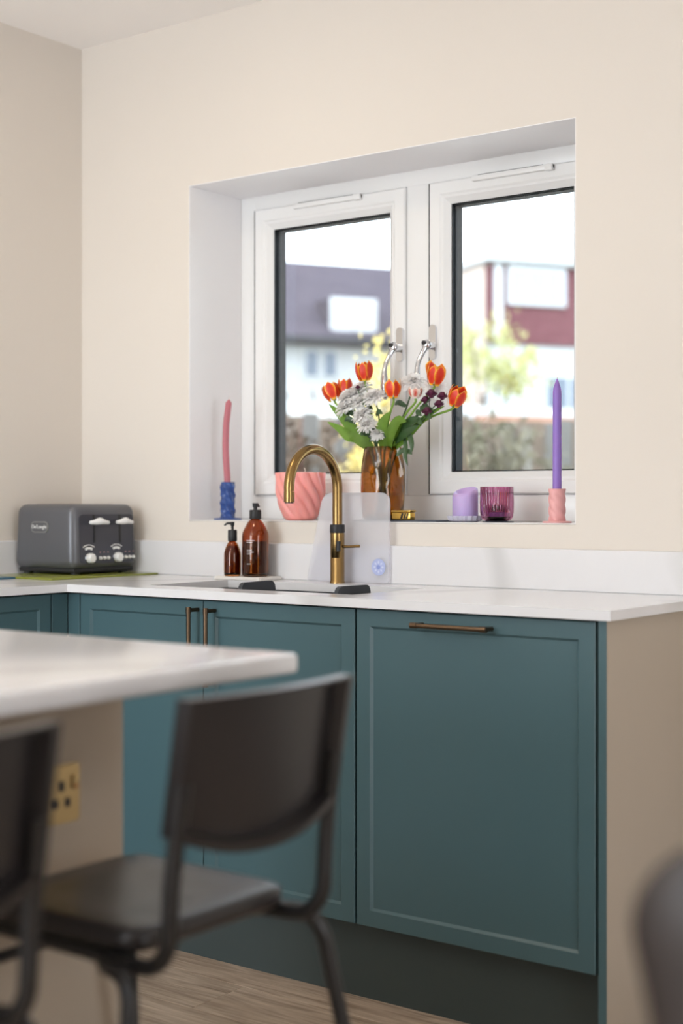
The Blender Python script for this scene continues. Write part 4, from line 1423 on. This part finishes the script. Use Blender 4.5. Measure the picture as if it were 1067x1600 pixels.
obj('chimney', B().box(-7.4, -6.6, 2.9, 4.1, G(7.6), G(9.4)), 'pinkrender', H, local=True, smooth=0)

# red tile-hung house
H = othing('tile_hung_house', 18.5, 33, 'white house with red tile-hung upper storey seen through the right pane', 'house')
obj('wall', B().box(-1.15, 6.0, 0, 3.2, 0, G(5.20)), 'render', H, local=True, smooth=0)
obj('side_wall', B().box(-1.20, -1.16, .02, 3.2, 0, G(7.30)), 'pinkrender', H, local=True, smooth=0)
Tt = obj('tile_hanging', B().box(-1.155, 6.0, -.10, 3.2, G(5.21), G(7.24)), 'redtile', H, local=True, smooth=0)
obj('roof', B().box(-1.35, 6.2, -.35, 3.3, G(7.25), G(7.50), .05, 1), 'outwhite', H, local=True, smooth=0)
obj('downpipe', B().box(-1.0, -.78, -.20, -.11, G(5.2), G(7.2)), 'outwhite', H, local=True, smooth=0)
f = obj('window', B().box(-.62, 1.10, -.20, -.105, G(6.20), G(7.20), .01, 1), 'outwhite', H, local=True, smooth=0)
for k in range(3):
    obj('pane', B().box(-.52 + k * .54, -.06 + k * .54, -.22, -.205, G(6.32), G(7.08)), 'curtain', f, local=True, smooth=0)
f = obj('window', B().box(.5, 2.0, -.06, -.005, G(3.3), G(4.5)), 'outwhite', H, local=True, smooth=0)
for k in range(2): obj('pane', B().box(.6 + k * .7, 1.2 + k * .7, -.08, -.061, G(3.42), G(4.38)), 'outpane', f, local=True, smooth=0)

# garage with white flat roof and terracotta edge
H = othing('garden_garage', 9.6, 17.5, 'low garage with a white flat roof beyond the fence', 'garage')
obj('wall', B().box(-2.2, 4.0, .2, 4.0, 0, G(2.12)), 'render', H, local=True, smooth=0)
obj('roof', B().box(-2.4, 4.2, 0, 4.2, G(2.13), G(2.42)), 'flatroof', H, local=True, smooth=0)
obj('tile_edge', B().prism([(-.45, G(1.98)), (-.45, G(2.02)), (-.02, G(2.30)), (-.02, G(2.13))], -.6, 4.2, 'x'), 'terracotta', H, local=True, smooth=0)

# fence: each board its own piece
Fn = othing('garden_fence', 5.2, 11, 'weathered brown board fence at the end of the garden', 'fence')
bm_ = {}
for mname in ('fence', 'fence2'):
    t = obj('fence_board', B().box(-.066, .066, -.011, .011, 0.04, 2.17, .004, 1), mname, Fn, local=True, smooth=0); bm_[mname] = t
used = set()
k = 0; x = -6.2
while x < 6.5:
    mname = 'fence2' if (x > 1.0 and random.random() < .75) or random.random() < .25 else 'fence'
    if mname in used:
        o = bpy.data.objects.new('fence_board', bm_[mname].data); COL.objects.link(o); o.parent = Fn
    else:
        o = bm_[mname]; used.add(mname)
    o.location = (x, random.uniform(-.004, .004), random.uniform(-.02, .02))
    x += .140
for z in (.4, 1.1, 1.8): obj('fence_rail', B().box(-6.3, 6.5, .013, .06, z - .04, z + .04), 'fence', Fn, local=True, smooth=0)
for xx in (-5, -3.2, -1.4, .4, 2.2, 4.0, 5.8): obj('fence_post', B().box(xx - .05, xx + .05, .062, .16, 0, 2.22), 'post', Fn, local=True, smooth=0)
# pale prop leaning at the fence
b = B().tube([(6.02 - 5.2, -.42, 0), (6.12 - 5.2, -.08, 2.1)], .045, 8)
o = obj('leaning_post', b, 'post'); o.location = out(5.2, 11); o.rotation_euler = (0, 0, RZ)
tag(o, 'pale timber pole leaning against the garden fence', 'pole')


def foliage(c, rad, n, size, rnd, clumps=14):
    """many small leaf quads in clumps, one continuous crown"""
    V = []; F = []
    cl = []
    for k in range(clumps):
        while True:
            q = Vector((rnd.uniform(-1, 1), rnd.uniform(-1, 1), rnd.uniform(-1, 1)))
            if q.length < 1: break
        cl.append((Vector(c) + Vector((q.x * rad[0], q.y * rad[1], q.z * rad[2])), rnd.uniform(.25, .5)))
    for i in range(n):
        cc, rr = cl[i % clumps]
        p = cc + Vector((rnd.gauss(0, 1) * rad[0] * rr * .6, rnd.gauss(0, 1) * rad[1] * rr * .6, rnd.gauss(0, 1) * rad[2] * rr * .6))
        R_ = Euler((rnd.uniform(0, 6), rnd.uniform(0, 6), rnd.uniform(0, 6))).to_matrix()
        s = size * rnd.uniform(.6, 1.3)
        b0 = len(V)
        for q in ((-.5, 0, 0), (0, -.28, .05), (.5, 0, 0), (0, .28, .05)): V.append(p + R_ @ (Vector(q) * s))
        F.append((b0, b0 + 1, b0 + 2, b0 + 3))
    return V, F


def plant(nm, s, d, label, cat, crowns, leafmat, trunk_h, size, n, seed, group=None):
    rnd = random.Random(seed)
    T = othing(nm, s, d, label, cat, group)
    V = []; F = []
    for (c, rad) in crowns:
        v, f = foliage(c, rad, n // len(crowns), size, rnd)
        o0 = len(V); V += v; F += [tuple(i + o0 for i in q) for q in f]
    me = bpy.data.meshes.new('foliage'); me.from_pydata([tuple(v) for v in V], [], F); me.materials.append(M[leafmat])
    o = bpy.data.objects.new('foliage', me); COL.objects.link(o); o.parent = T; o['kind'] = 'stuff'
    b = B().tube([(0, 0, 0), (.03, .02, trunk_h * .5), (-.02, 0, trunk_h)], [.06, .045, .03], 8)
    for k in range(5):
        a = k * 1.3; c, rad = crowns[k % len(crowns)]
        b.tube([(0, 0, trunk_h * (.5 + .08 * k)), Vector((0, 0, trunk_h * .7)).lerp(Vector(c), .5) + Vector((math.cos(a) * .1, math.sin(a) * .1, 0)), Vector(c) + Vector((math.cos(a) * rad[0] * .5, math.sin(a) * rad[1] * .5, rad[2] * .4))], [.025, .016, .006], 6)
    obj('trunk', b, 'bark', T, local=True)
    return T


plant('garden_tree', 12.05, 23, 'small pale yellow-green tree in front of the red house', 'tree',
      [((-.15, 0, G(3.85)), (.60, .7, .75)), ((.45, 0, G(3.45)), (.60, .7, .45)), ((-.7, .1, G(3.2)), (.5, .6, .6))], 'treeleaf', 3.4, .13, 1500, 3)
plant('forsythia_bush', 3.70, 8.6, 'tall yellow flowering forsythia behind the tulips', 'shrub',
      [((0, 0, G(1.55)), (.16, .2, .55)), ((-.10, 0, G(1.40)), (.18, .2, .35)), ((.10, 0, G(1.75)), (.10, .2, .45))], 'yellowleaf', 1.3, .055, 1000, 5)
plant('brown_shrub', 3.75, 10.3, 'brown twiggy shrub against the fence in the left pane', 'shrub',
      [((-.3, 0, G(1.55)), (.5, .3, .35)), ((.4, 0, G(1.35)), (.5, .3, .4))], 'brownleaf', 1.2, .10, 900, 8)
plant('green_shrub', 5.75, 10.2, 'muted green shrub against the fence in the right pane', 'shrub',
      [((0, 0, G(1.25)), (.30, .3, .45)), ((-.3, 0, G(1.45)), (.25, .3, .35))], 'greenleaf', 1.1, .09, 800, 9)
